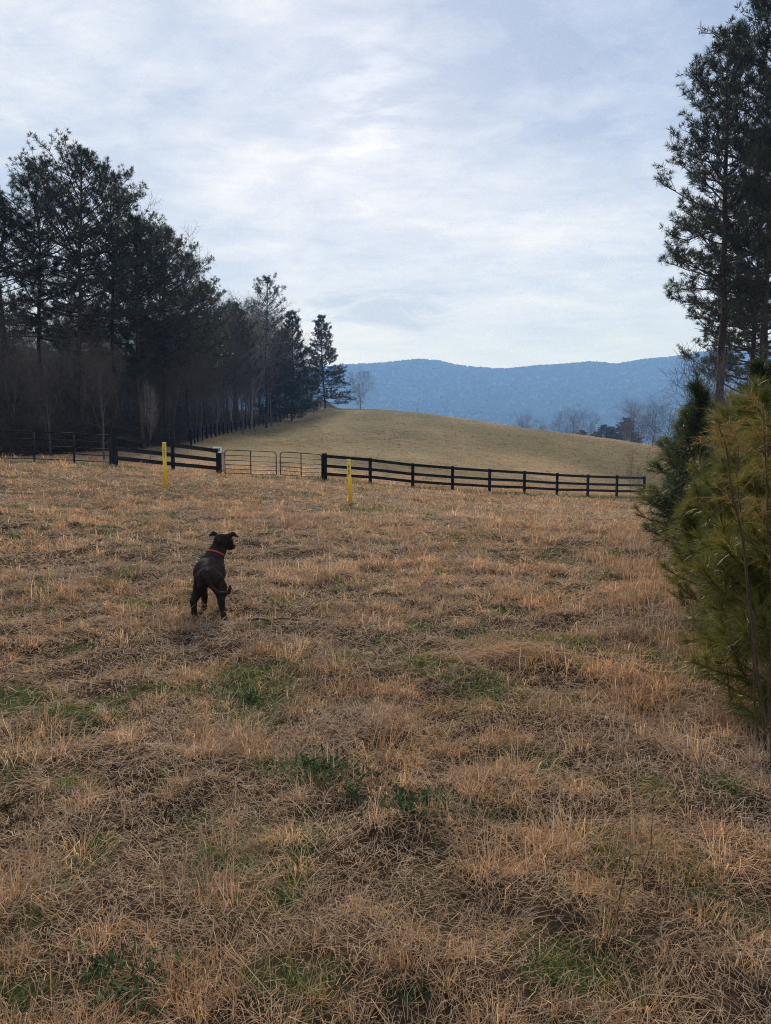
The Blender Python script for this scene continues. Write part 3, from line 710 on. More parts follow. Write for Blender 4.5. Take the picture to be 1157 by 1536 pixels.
stake(526, 757.5, 23.4, 'yellow marker post leaning very slightly left in front of the long board fence', R(-2.3),
      [(0, .17, .045, .014), (-.012, .20, .012, .05), (.012, .21, .014, .045), (0, .245, .045, .012), (.008, .33, .014, .06), (-.01, .345, .014, .05), (0, .38, .045, .014), (.01, .42, .012, .05), (-.012, .435, .012, .04)], R(-6))

# ------------------------------------------------------------------ trees
def tufts(Pt, D, size, K, wd, spread=.8, col=None, cvar=.3):
    """sprays of needles: diamond blades round each shoot tip"""
    T_ = len(Pt); d = norm(D[:, None] + rng.normal(0, spread, (T_, K, 3)))
    L = (size[:, None] * rng.uniform(.6, 1.15, (T_, K)))[..., None]
    side = norm(np.cross(d, rng.normal(0, 1, (T_, K, 3)))); b = Pt[:, None] + rng.normal(0, .04, (T_, K, 3)) * size[:, None, None]
    w = (wd * rng.uniform(.7, 1.3, (T_, K)))[..., None]
    V = np.stack([b, b + d * L * .45 + side * w, b + d * L, b + d * L * .45 - side * w], 2).reshape(-1, 3)
    Q = np.arange(T_ * K * 4).reshape(-1, 4)
    c = np.repeat(col * rng.uniform(1 - cvar, 1 + cvar, (T_, 1)), K * 4, 0)
    return V, Q, c
def pine_proto(seed, H=20., cb=.4, Rr=3.6, nb=62, prof='round', K=15, dens=1.0, needle=.34, droop=0.0, dead=6, trunk_r=None, wd=.017, spread=.72, lr=(.6, 1.18)):
    global rng
    keep = rng; rng = np.random.default_rng(seed)
    tr = trunk_r or H * .0095
    m = 14; zt = np.linspace(-.6, H * .97, m)
    wob = np.stack([np.cumsum(rng.normal(0, H * .004, m)), np.cumsum(rng.normal(0, H * .004, m)), np.zeros(m)], -1); wob -= wob[0]
    tp = np.stack([np.zeros(m), np.zeros(m), zt], -1) + wob
    rad = tr * (1 - .88 * np.clip(zt / H, 0, 1)) ** .9; rad[0] *= 1.35
    mb = MB(); mb.tube(tp, rad, 9)
    def tpt(z): return np.array([np.interp(z, zt, tp[:, k]) for k in range(3)])
    s0 = []; s1 = []; r0 = []; r1 = []; TP = []; TD = []
    def seg(a, b, x, y): s0.append(a); s1.append(b); r0.append(x); r1.append(y)
    for i in range(nb):
        f = (i + rng.random()) / nb; f = f ** .92; h = cb + (1 - cb) * f
        if prof == 'round': pr = (math.sin(math.pi * min(1, (.16 + f * .84)) ** .85)) ** .7 * .92 + .14
        elif prof == 'cone': pr = (1 - f) ** .75 + .1
        else: pr = .55 + .45 * math.sin(f * 7 + seed) if f < .8 else 2.6 * (1.02 - f)
        L = Rr * pr * rng.uniform(*lr); az = i * 2.399 + rng.normal(0, .4)
        el = R(-6 - droop + 62 * f ** 1.3) + rng.normal(0, .14); p = tpt(h * H * .97)
        d = np.array([math.cos(az) * math.cos(el), math.sin(az) * math.cos(el), math.sin(el)]); br = max(.018, L * .016); pts = [p]
        ns = 6
        for q in range(ns):
            d = norm(d + np.array([0, 0, .07 if droop < 10 else .03]) + rng.normal(0, .07, 3)); pts.append(pts[-1] + d * L / ns)
        for q in range(ns): seg(pts[q], pts[q + 1], br * (1 - q / ns * .8), br * (1 - (q + 1) / ns * .8))
        pts = np.array(pts)
        nsub = max(3, int(L * 3.2 * dens))
        for q in range(nsub):
            t = rng.uniform(.28, 1.0); a = t * ns; k = min(int(a), ns - 1); b0 = pts[k] + (pts[k + 1] - pts[k]) * (a - k)
            dd_ = norm(pts[k + 1] - pts[k]); sd = norm(np.cross(dd_, [0, 0, 1.])) * (1 if q % 2 else -1)
            sd2 = norm(dd_ * rng.uniform(.3, .9) + sd * rng.uniform(.4, 1.0) + np.array([0, 0, rng.uniform(-.05, .55)]))
            l2 = L * rng.uniform(.12, .34) * (1.15 - .5 * t) + .15
            b1 = b0 + sd2 * l2; seg(b0, b1, .016, .008)
            for e in range(3):
                fr = (.5, .78, 1.0)[e]; q0 = b0 + sd2 * l2 * fr
                d3 = norm(sd2 + rng.normal(0, .35, 3) + [0, 0, .45]); l3 = rng.uniform(.1, .35)
                q1 = q0 + d3 * l3; seg(q0, q1, .009, .006); TP.append(q1); TD.append(norm(d3 + [0, 0, .25]))
        TP.append(pts[-1]); TD.append(norm(d + [0, 0, .4]))
    for i in range(dead):                                     # bare stubs under the crown
        h = rng.uniform(cb * .45, cb) * H; az = rng.random() * 6.28; L = rng.uniform(.5, 1.8); p = tpt(h)
        d = np.array([math.cos(az), math.sin(az), rng.uniform(-.2, .3)]); seg(p, p + d * L * .5, .03, .02); seg(p + d * L * .5, p + d * L + [0, 0, .1], .02, .006)
    mb.segs(s0, s1, np.array(r0), np.array(r1), 4)
    trunk = mb.mesh('trunk', M_bark, True)
    TP = np.array(TP); TD = np.array(TD)
    cl = np.array([.036, .050, .022]) * (0.75 + .5 * rng.random((len(TP), 1))); yl = rng.random((len(TP), 1)) < .15
    cl = np.where(yl, cl * [1.5, 1.2, .8], cl)
    V, Q, c = tufts(TP, TD, np.full(len(TP), needle) * rng.uniform(.75, 1.2, len(TP)), K, wd, spread, cl)
    crown = mesh_np('crown', V, Q, None, c, M_needle)
    rng = keep
    return ('pine', trunk, crown, H)
def bare_proto(seed, H=15., tr=.16, spread=.5, mat=None, first=.3, levels=4, nt=9, multi=1, crown_w=1.0):
    global rng
    keep = rng; rng = np.random.default_rng(seed)
    mb = MB(); S = [[], [], [], []]; TW = [[], [], [], []]
    def branch(p, d, L, r, lev, ns):
        pts = [p]; rr_ = [r]
        for q in range(ns):
            d = norm(d + rng.normal(0, .13 if lev else .05, 3) + np.array([0, 0, .10 if lev else .05])); pts.append(pts[-1] + d * L / ns); rr_.append(r * (1 - .72 * (q + 1) / ns))
        tgt = TW if lev >= 2 else S
        if lev == 0: mb.tube(pts, rr_, 8)
        else:
            for q in range(ns): tgt[0].append(pts[q]); tgt[1].append(pts[q + 1]); tgt[2].append(rr_[q]); tgt[3].append(rr_[q + 1])
        if lev >= levels: return
        nc = (nt + 3 if lev == 0 else (7, 7, 6, 5)[lev]); st = first if lev == 0 else .2
        for c in range(nc):
            t = st + (1 - st) * (c + rng.random()) / nc; a = t * ns; k = min(int(a), ns - 1); b = np.array(pts[k]) + (np.array(pts[k + 1]) - pts[k]) * (a - k)
            dd_ = norm(np.array(pts[k + 1]) - pts[k]); az = c * 2.4 + rng.random() * 1.5
            pr = norm(np.cross(dd_, [math.cos(az), math.sin(az), .3])); nd = norm(dd_ * rng.uniform(.55, 1.1) + pr * rng.uniform(.6, 1.0) * (crown_w if lev == 0 else 1))
            l2 = L * (rng.uniform(.30, .5) * (1.15 - .45 * t) if lev == 0 else rng.uniform(.38, .62))
            branch(b, nd, l2, max(.011, rr_[k] * rng.uniform(.42, .6)), lev + 1, (5, 4, 3, 2, 2)[lev + 1])
    for q in range(multi):
        az = rng.random() * 6.28; d = np.array([math.cos(az) * .25, math.sin(az) * .25, 1.]) if multi > 1 else np.array([rng.normal(0, .04), rng.normal(0, .04), 1.])
        branch(np.array([.0, 0, -.4]) + d * [.5, .5, 0], norm(d), H * (1 if q == 0 else rng.uniform(.7, .9)), tr * (1 if multi == 1 else .75), 0, 9)
    mb.segs(S[0], S[1], np.array(S[2]), np.array(S[3]), 5)
    trunk = mb.mesh('trunk', mat or M_twig, True)
    m2 = MB(); m2.segs(TW[0], TW[1], np.array(TW[2]), np.array(TW[3]), 3); crown = m2.mesh('crown', mat or M_twig)
    zmax = max(float(v.co.z) for v in crown.vertices)
    rng = keep
    return ('bare', trunk, crown, zmax)
PD = dict(K=20, wd=.0135, needle=.33, dens=.9)
pines = [pine_proto(11, cb=.34, Rr=4.9, nb=84, prof='round', **PD), pine_proto(23, cb=.40, Rr=4.2, nb=74, prof='round', **PD), pine_proto(35, cb=.26, Rr=4.6, nb=90, prof='wave', **PD),
         pine_proto(47, cb=.08, Rr=5.6, nb=120, prof='cone', droop=8, K=22, wd=.016, needle=.40, dens=1.2), pine_proto(59, cb=.50, Rr=3.6, nb=52, prof='round', dens=.9, K=16, wd=.013, needle=.34)]
rpines = [pine_proto(71, H=21, cb=.40, Rr=3.25, nb=72, prof='round', lr=(.55, 1.0), dens=1.25, needle=.27, K=26, wd=.0095, spread=.85), pine_proto(83, H=21, cb=.30, Rr=4.4, nb=96, prof='round', lr=(.6, 1.0), dens=1.2, needle=.29, K=26, wd=.0115, spread=.85)]
bares = [bare_proto(101, 15, .17), bare_proto(113, 14, .13, first=.35, nt=10), bare_proto(127, 13, .12, first=.2, nt=11, crown_w=.8), bare_proto(131, 14, .15, mat=M_pale, first=.3, nt=10)]
lone_bare = bare_proto(171, 9, .11, mat=M_pale, first=.12, nt=11, multi=1, crown_w=1.25)
small_bare = [bare_proto(151, 9, .11, first=.12, nt=9, multi=3, crown_w=1.1), bare_proto(157, 8, .07, first=.12, nt=9, crown_w=.7, levels=3)]
used_protos = set()
def tree(proto, x, y, htop, label, name=None, cat='tree', group=None, rz=None, wide=1.0, parts=True):
    k, trunk, crown, H = proto; z = gz(x, y); s = (htop - z) / H
    t = thing(name or ('pine_tree' if k == 'pine' else 'bare_tree'), label, cat, (x, y, z - .05), random.random() * 6.28 if rz is None else rz, group)
    t.scale = (s * wide, s * wide, s)
    link('trunk', trunk, t); link('crown', crown, t); return t
def tree_px(proto, u, v, Y, label, **kw):
    p = at(u, v, Y); return tree(proto, p[0], p[1], p[2], label, **kw)
GW = 'trees of the left woods'
P_, B_ = pines, bares
for (pr, u, v, Y, lab, wd) in [
    (P_[0], 112, 224, 56, 'tallest dark pine of the left woods, broad rounded crown above all its neighbours', 1.05),
    (P_[1], 52, 250, 60, 'dark pine crown just left of the tallest pine', 1.1),
    (P_[2], 4, 292, 57, 'dark pine cut by the left edge of the photo', 1.35),
    (P_[1], 166, 268, 62, 'dark pine crown just right of the tallest pine', 1.0),
    (P_[2], 205, 318, 60, 'pine with a dense dark crown on the falling right shoulder of the tall pines', 1.15),
    (P_[0], 243, 343, 66, 'pine with a wide crown between tall pines and the bare grey trees', 1.0),
    (P_[1], 278, 385, 73, 'mid-height pine with ragged crown where the woods slope down toward the hill', 1.1),
    (P_[2], 306, 420, 80, 'smaller pine with hanging dark boughs at the right end of the dense pines', 1.1),
    (P_[4], 396, 417, 112, 'thin-crowned pine rising alone above bare grey trees', 1.0),
    (P_[3], 436, 468, 132, 'dark conical pine left of the last pine on the hill', .95),
    (P_[3], 420, 500, 128, 'low dark evergreen among bare trees below the thin-crowned pine', .9),
    (P_[3], 487, 473, 164, 'last dark pine at the right end of the woods, beside the grey roof', 1.0),
    (P_[0], 352, 455, 100, 'half-hidden dark pine behind bare trees in the middle of the woods edge', .8)]:
    tree_px(pr, u, v, Y, lab, group=GW, wide=wd)
for (pr, u, v, Y, lab) in [
    (B_[1], 205, 290, 64, 'tall bare tree whose pale twigs stick up above the pines'),
    (B_[2], 238, 318, 68, 'second bare tree with twigs showing above the pine shoulder'),
    (B_[3], 345, 430, 100, 'pale bare tree left of the thin-crowned pine'),
    (B_[3], 374, 428, 106, 'whitish bare tree touching the thin-crowned pine'),
    (B_[0], 322, 470, 84, 'wide bare grey tree at the woods edge above the hill fence'),
    (B_[1], 362, 490, 98, 'slim bare grey tree halfway along the hill fence'),
    (B_[0], 405, 500, 116, 'bare grey tree with spreading twigs below the thin-crowned pine'),
    (B_[2], 380, 520, 108, 'low bushy bare tree behind the middle of the hill fence'),
    (B_[2], 448, 525, 138, 'bare tree near the upper end of the hill fence'),
    (B_[3], 222, 560, 48, 'pale thin bare trunk just behind the short board fence'),
    (B_[1], 300, 520, 72, 'bare tree with a leaning trunk where the hill fence begins'),
    (B_[0], 150, 480, 47, 'bare grey tree behind the end of the pipe fence'),
    (B_[2], 70, 500, 46, 'bushy bare tree behind the pipe fence'),
    (B_[1], 15, 470, 48, 'bare tree at the left edge behind the pipe fence')]:
    tree_px(pr, u, v, Y, lab, group=GW, wide=.42 if u == 222 else 1.0)
# the bare grey trees standing in a row along the hill fence
EB = 'bare grey tree in the close row along the woods edge above the hill fence'
for k in range(42):
    f = (k + rng.random()) / 42; Y = 62 + f * 88; ex = np.interp(Y, [at(*q)[1] for q in EDGE], [at(*q)[0] for q in EDGE]); x = ex - rng.uniform(.8, 6.5)
    u = CX + x / Y * F; vt = np.interp(u, [230, 290, 320, 350, 390, 420, 450, 480], [430, 425, 440, 434, 428, 458, 478, 505]) + rng.uniform(0, 45)
    hb = CAMZ + (660 - vt) / F * Y; tree(bares[k % 3], x, Y, hb, EB, group='bare trees along the hill fence', wide=rng.uniform(.85, 1.15))
# the dim interior: trees nothing tells apart
INT = 'dim tree trunk deep inside the shadowed left woods'
cnt = 0
for k in range(4000):
    if cnt >= 230: break
    y = rng.uniform(48, 235); x = rng.uniform(-140, -14)
    if x > edgex(y) - 3 or x / y < -.72: continue
    z = gz(x, y); u = CX + x / y * F
    hmax = CAMZ + (660 - np.interp(u, [-200, 0, 50, 110, 170, 210, 250, 280, 310, 350, 400, 440, 480], [420, 430, 430, 430, 430, 440, 450, 465, 475, 490, 490, 515, 530])) / F * y
    h = min(rng.uniform(11, 19), hmax - z)
    if h < 5: continue
    pr = random.choice(pines[:3] + pines[4:] + bares + bares) if u < 285 else random.choice(bares)
    tree(pr, x, y, z + h, INT, group='trees deep inside the left woods'); cnt += 1
# right side pines
GR = 'tall pines behind the young pines'
tree_px(rpines[0], 1098, 38, 43, 'tall open pine with its whole trunk showing, above the dark young pine', group=GR, rz=.6, wide=1.06)
tree_px(rpines[1], 1172, -60, 46, 'taller dense pine leaving the photo at its top right corner', group=GR, rz=2.0, wide=.85)
tree_px(rpines[1], 1143, 205, 50, 'dense dark pine between the open pine and the right photo edge', group=GR, rz=4.1, wide=.95)
tree_px(rpines[0], 1165, 120, 40, 'pine trunk at the right photo edge', group=GR, rz=3.3, wide=.75)
GB = 'bare trees on the right'
for (pr, u, v, Y, lab) in [(small_bare[1], 1040, 505, 36, 'thin bare sapling left of the open pine trunk'), (small_bare[1], 1062, 500, 40, 'thin bare sapling touching the open pine trunk'),
                           (small_bare[0], 1083, 540, 34, 'brushy bare shrub at the foot of the open pine'), (small_bare[0], 1140, 520, 38, 'brushy bare shrub between the right pine trunks')]:
    tree_px(pr, u, v, Y, lab, group=GB)
GD = 'distant trees beyond the hill'
for (pr, u, v, Y, lab, w) in [
    (lone_bare, 541, 549, 172, 'lone pale bare tree on the hill crest by the last pine', 1.25),
    (B_[2], 783, 611, 290, 'leftmost small grey tree beyond the hill', 1.0), (B_[1], 811, 623, 300, 'lowest grey tree beyond the hill, second from left', 1.1),
    (B_[0], 838, 612, 290, 'grey tree joined to the left of the tall grey tree beyond the hill', 1.1), (B_[2], 857, 603, 285, 'tall rounded grey tree in the middle of those beyond the hill', 1.1),
    (B_[0], 889, 608, 280, 'brownish rounded tree beyond the hill, right of the tall grey tree', 1.05), (B_[3], 946, 585, 200, 'tall pale bare tree beyond the hill near the young pines', 1.0),
    (B_[0], 962, 592, 190, 'grey bare tree behind the pale one, near the dark young pine', 1.1), (B_[1], 980, 580, 180, 'bare tree half hidden by the dark young pine', 1.1)]:
    tree_px(pr, u, v, Y, lab, group=GD, wide=w)
for (u, v, Y, lab, w) in [(936, 627, 210, 'dark round evergreen at the foot of the pale bare tree', 1.7), (905, 637, 300, 'low dark evergreen in the gap right of the brownish tree', 2.0), (870, 645, 300, 'low dark evergreen under the tall grey tree', 2.0),
                          (918, 640, 290, 'low dark evergreen left of the round evergreen', 2.0), (895, 648, 290, 'low dark evergreen under the brownish tree', 2.0)]:
    tree_px(pines[3], u, v, Y, lab, name='evergreen_tree', group='distant evergreens beyond the hill', wide=w)
tree_px(small_bare[1], 626, 610, 151, 'tiny bare sapling alone on the hill skyline', name='sapling')
def stemsap(u, v, vt, Y, lab):
    p = at(u, vt, Y); tree(small_bare[1], p[0], p[1], p[2], lab, name='sapling', group='bare saplings by the board fence', wide=.5)
stemsap(948, 745, 672, 47, 'thin reddish sapling behind the right end of the board fence'); stemsap(958, 745, 690, 47.5, 'shorter thin sapling at the last fence post')
def undergrowth():
    """tangled brush and twigs filling the floor and lower storey of the woods"""
    mb = MB(); p0 = []; p1 = []; r0 = []; r1 = []
    n_ = 0
    while n_ < 4000:
        y = 43 + rng.exponential(30); x = rng.uniform(-.75, -.06) * y
        if x > edgex(y) - .7 or y > 240: continue
        n_ += 1
        p = np.array([x, y, gz(x, y) - .05]); d = norm(np.array([rng.normal(0, .3), rng.normal(0, .3), 1])); h = rng.uniform(1.0, 6.5); r = rng.uniform(.01, .03)
        for q in range(4):
            n2 = p + d * h / 4; p0.append(p); p1.append(n2); r0.append(r); r1.append(r * .75)
            r *= .75; p = n2; d = norm(d + rng.normal(0, .18, 3))
    mb.segs(p0, p1, np.array(r0), np.array(r1), 3)
    m = 480000; y = 43 + rng.exponential(55, m); x = rng.uniform(-.80, -.05, m) * y
    k = (x < edgex(y) - .6) & (y < 240); x = x[k]; y = y[k]; m = len(x)
    hm = 3.2 + 7.5 * fbm(x * .10, y * .10, 201, 3); hm = hm * (.28 + .72 * sstep(2, 11, edgex(y) - x)); z = height(x, y) + rng.random(m) ** 1.25 * hm
    a = np.stack([x, y, z], -1); d = norm(rng.normal(0, 1, (m, 3)) * [1, 1, .6] + [0, 0, .55]); L = rng.uniform(.35, 1.1, m)[:, None]
    sd = norm(np.cross(d, rng.normal(0, 1, (m, 3)))) * rng.uniform(.007, .017, m)[:, None]; mid = a + d * L * .5 + rng.normal(0, .05, (m, 3))
    mb.add(np.stack([a - sd, a + sd, mid + sd * .8, mid - sd * .8, a + d * L], 1).reshape(-1, 3),
           np.arange(m)[:, None] * 5 + [[0, 1, 2, 3]], np.arange(m)[:, None] * 5 + [[3, 2, 4]])
    o = mb.build('undergrowth', M_brush); kind(o, 'stuff', 'tangled bare brown brush along the floor of the left woods', 'brush')
undergrowth()

# ------------------------------------------------------------------ barn roof behind the last pine
def barn():
    r = at(481, 595.5, 188); e = at(506, 612, 188); z0 = gz(r[0], 190) - .3
    t = thing('house', 'grey gabled house roof showing behind the last pine on the hill', 'house', (r[0], 192, z0))
    hw = e[0] - r[0]; zr = r[2] - z0; ze = e[2] - z0; D = 9
    mb = MB(); V = np.array([(sx * (hw - .4), sy * D / 2, z) for sy in (-1, 1) for sx, z in ((-1, 0), (1, 0), (1, ze + .1), (-1, ze + .1))] + [(0, -D / 2, zr - .15), (0, D / 2, zr - .15)])
    mb.add(V, [(0, 1, 2, 3), (5, 4, 7, 6), (1, 5, 6, 2), (4, 0, 3, 7)], [(3, 2, 8), (6, 7, 9)]); mb.build('wall', M_wallw, t)
    for s in (-1, 1):
        d = norm(np.array([s * hw, 0, ze - zr])); L = math.hypot(hw, zr - ze) + .2; c = np.array([0, 0, zr + .05]) + d * L / 2
        mb = MB(); mb.box(c, (L, D + .9, .12), np.array([d, [0, 1, 0], np.cross(d, [0, 1, 0])])); mb.build('roof', M_roof, t)
    mb = MB(); mb.box((hw * .35, -D / 2 - .03, ze * .55), (.9, .06, 1.1), None, .01); mb.build('window', M_black, t)
barn()

# ------------------------------------------------------------------ young pines on the right
def sapling_proto(seed, H, Rr, hue, nw=14, needle=.17, nd=40, w=.0017):
    global rng
    keep = rng; rng = np.random.default_rng(seed)
    mb = MB(); m = 9; zt = np.linspace(-.15, H * .93, m); lean = rng.normal(0, .03, 2)
    tp = np.stack([lean[0] * zt + .012 * np.cumsum(rng.normal(0, 1, m)), lean[1] * zt + .012 * np.cumsum(rng.normal(0, 1, m)), zt], -1); tp -= [tp[0][0], tp[0][1], 0]
    mb.tube(tp, .026 * (H / 2.4) * (1 - .85 * np.linspace(0, 1, m)), 7)
    def tpt(z): return np.array([np.interp(z, zt, tp[:, k]) for k in range(3)])
    s0 = []; s1 = []; r0 = []; r1 = []; NP = []; ND = []
    def shoot(p, d, L, r, rise, sub):
        ns = max(3, int(L / .10))
        for q in range(ns):
            d = norm(d + np.array([0, 0, rise]) + rng.normal(0, .05, 3)); n2 = p + d * L / ns
            s0.append(p); s1.append(n2); r0.append(r); r1.append(r * .85); r *= .88
            f = (q + 1) / ns
            if f > .18:
                k = int(nd * (L / ns) / .10)
                for e in range(k): NP.append(p + (n2 - p) * rng.random()); ND.append(d)
            if sub and f > .3 and rng.random() < .75:
                sd = norm(np.cross(d, rng.normal(0, 1, 3))); shoot(p, norm(d + sd * .9), L * rng.uniform(.25, .45), r * .7, rise, False)
            p = n2
        for e in range(nd): NP.append(p); ND.append(norm(d))
    for i in range(nw):
        f = (i + .3) / nw; h = (.045 + .91 * f) * H
        for b in range(rng.integers(3, 6)):
            az = rng.random() * 6.28; el = R(12 + 50 * f) + rng.normal(0, .12); L = Rr * (min(1, .42 + f * 3) * (1 - f) ** .7 * .95 + .16) * rng.uniform(.7, 1.15)
            shoot(tpt(h), np.array([math.cos(az) * math.cos(el), math.sin(az) * math.cos(el), math.sin(el)]), L, .008, .07, True)
    shoot(tpt(H * .9), np.array([0, 0, 1.]), H * .12, .008, .05, False)
    mb.segs(s0, s1, np.array(r0), np.array(r1), 4); trunk = mb.mesh('trunk', M_stem, True)
    NP = np.array(NP); ND = np.array(ND); k = len(NP)
    d0 = norm(ND + rng.normal(0, .62, (k, 3))); L = needle * rng.uniform(.65, 1.15, k)[:, None]
    d1 = norm(d0 + np.array([0, 0, -.35]) * rng.uniform(0, 1.4, (k, 1)))
    sd = norm(np.cross(d0, rng.normal(0, 1, (k, 3)))) * (w * rng.uniform(.8, 1.3, k))[:, None]
    a = NP; b = NP + d0 * L * .5; c = b + d1 * L * .5
    V = np.stack([a - sd, a + sd, b + sd, b - sd, c], 1).reshape(-1, 3); o = (np.arange(k) * 5)[:, None]
    Q = np.concatenate([o, o + 1, o + 2, o + 3], 1); T = np.concatenate([o + 3, o + 2, o + 4], 1)
    col = np.array(hue) * rng.uniform(.6, 1.35, (k, 1)); old = rng.random(k) < .07; col[old] = np.array([.26, .16, .06]) * rng.uniform(.6, 1.2, (old.sum(), 1))
    crown = mesh_np('crown', V, Q, T, np.repeat(col, 5, 0), M_sapling)
    rng = keep; print('sapling needles', k)
    return ('pine', trunk, crown, H)
YG, DG = (.135, .135, .026), (.034, .058, .024)
saps = [sapling_proto(201, 2.3, .75, YG), sapling_proto(211, 2.5, .7, (.11, .125, .028)), sapling_proto(223, 2.6, .62, DG, needle=.15, w=.0016), sapling_proto(229, 2.0, .55, YG)]
GS = 'young pines along the right side of the field'
for (pr, x, y, top, lab, wd, rz) in [
    (saps[0], 2.20, 4.35, 1.92, 'nearest yellow-green young pine at the right photo edge', 1.0, .3),
    (saps[1], 2.62, 5.5, 1.98, 'feathery young pine just behind the nearest one', .95, 1.2),
    (saps[3], 2.92, 7.0, 1.22, 'low bright green young pine at the left of the row', 1.2, 2.2),
    (saps[0], 3.45, 7.4, 2.0, 'yellow-green young pine in the middle of the row', .9, 3.0),
    (saps[2], 4.16, 10.6, 2.46, 'dark blue-green young pine at the left far end of the row', 1.08, .5),
    (saps[2], 4.48, 9.4, 2.62, 'dark young pine with a tall fuzzy leader near the right pine trunks', 1.05, 1.9),
    (saps[1], 4.75, 12.4, 2.15, 'green young pine behind the dark blue-green one', 1.3, 2.9),
    (saps[2], 5.6, 13.5, 2.3, 'far dark young pine below the open pine trunk', 1.3, 4.0),
    (saps[0], 3.25, 5.6, 2.1, 'young pine cut by the right photo edge behind the nearest one', 1.15, 5.0),
    (saps[1], 4.3, 7.7, 2.15, 'young pine cut by the right photo edge farther back', 1.2, .8)]:
    tree(pr, x, y, top + gz(x, y) * 0, lab, name='young_pine', group=GS, rz=rz, wide=wd)
def weed(path, r, lab, nf, col, fl, name='dry_weed', group='dry weeds by the young pines', up=.2, f0=.35):
    """tall dead stem with feathery hanging side shoots"""
    p0 = path[0].copy(); p0[2] = gz(p0[0], p0[1]); t = thing(name, lab, 'weed', p0, 0, group)
    pts = np.array(path) - p0; pts[0][2] = -.03
    mm = np.linspace(0, 1, 14); s_ = np.linspace(0, 1, len(pts)); pp = np.stack([np.interp(mm, s_, pts[:, k]) for k in range(3)], -1); pp[1:-1] += rng.normal(0, .006, (12, 3))
    mb = MB(); mb.tube(pp, r * (1 - .7 * mm), 6); mb.build('stem', M_stem, t, True)
    if nf == 0: return t
    V = []; Q = []; T = []; C = []; off = 0; mb = MB(); a0 = []; a1 = []; rr0 = []; rr1 = []; NP = []; ND = []
    for k in range(nf):
        f = rng.uniform(f0, 1); b = np.array([np.interp(f, mm, pp[:, q]) for q in range(3)]); az = rng.random() * 6.28
        d = norm(np.array([math.cos(az), math.sin(az), rng.uniform(.4, 1.3)])); L = fl * rng.uniform(.5, 1.2)
        for q in range(5):
            d = norm(d + [0, 0, -.16 + up * .2] + rng.normal(0, .08, 3)); n2 = b + d * L / 5; a0.append(b); a1.append(n2); rr0.append(.0022); rr1.append(.0016)
            for e in range(7): NP.append(b + (n2 - b) * rng.random()); ND.append(d)
            b = n2
    NP = np.array(NP); ND = np.array(ND); k = len(NP); d = norm(ND + rng.normal(0, .5, (k, 3)) + [0, 0, -.1]); L = rng.uniform(.03, .085, k)[:, None]
    sd = norm(np.cross(d, rng.normal(0, 1, (k, 3)))) * .0011
    a0 = np.array(a0); a1 = np.array(a1); d2 = a1 - a0; s2 = norm(np.cross(d2, rng.normal(0, 1, d2.shape))) * .0018
    V = np.concatenate([np.stack([NP - sd, NP + sd, NP + d * L], 1).reshape(-1, 3), np.stack([a0 - s2, a0 + s2, a1 + d2 * .2], 1).reshape(-1, 3)]); T = np.arange(len(V)).reshape(-1, 3)
    c = np.concatenate([np.array(col) * rng.uniform(.6, 1.3, (k, 1)), np.tile([.16, .10, .055], (len(a0), 1))])
    link('fronds', mesh_np('fronds', V, None, T, np.repeat(c, 3, 0), M_grass), t); return t
OC = (.27, .195, .07)
weed([at(1149, 1150, 3.75), at(1136, 990, 3.72), at(1112, 800, 3.7), at(1094, 690, 3.68), at(1078, 630, 3.66)], .008, 'tall brown weed with ochre feathery top leaning left before the nearest young pine', 24, OC, .22, f0=.5)
weed([at(1142, 1130, 3.85), at(1128, 960, 3.9), at(1110, 760, 3.95), at(1098, 600, 4.0)], .006, 'second tall brown weed close behind the leaning one', 20, OC, .2, f0=.5)
weed([at(1160, 1120, 3.6), at(1158, 900, 3.6), at(1150, 720, 3.6), at(1146, 610, 3.6)], .006, 'feathery ochre weed at the right photo edge', 26, OC, .24, f0=.4)
weed([at(1072, 1010, 5.3), at(1066, 960, 5.3), at(1060, 890, 5.3)], .006, 'short pale tan stalk standing left of the nearest young pine', 0, OC, .2)
weed([at(1098, 1080, 4.4), at(1094, 1040, 4.4), at(1092, 960, 4.4)], .006, 'small dark stem with yellow-green tuft left of the tall weeds', 14, (.18, .19, .03), .14, f0=.6)
weed([at(905, 1490, 2.35), at(925, 1380, 2.38), at(945, 1270, 2.42)], .0035, 'thin dead stalk leaning right in the near grass, right of centre', 8, (.3, .22, .13), .07, 'dry_stalk', 'dead stalks in the near grass', f0=.6)
weed([at(960, 1400, 2.5), at(968, 1320, 2.5), at(985, 1180, 2.5)], .003, 'taller thin tan stalk behind the leaning dead stalk', 10, (.38, .27, .15), .06, 'dry_stalk', 'dead stalks in the near grass', f0=.5)
weed([at(14, 1275, 3.1), at(16, 1240, 3.1), at(20, 1205, 3.1)], .005, 'short dark broken stalk at the left photo edge', 6, (.06, .045, .03), .05, 'dry_stalk', 'dead stalks in the near grass', f0=.3)
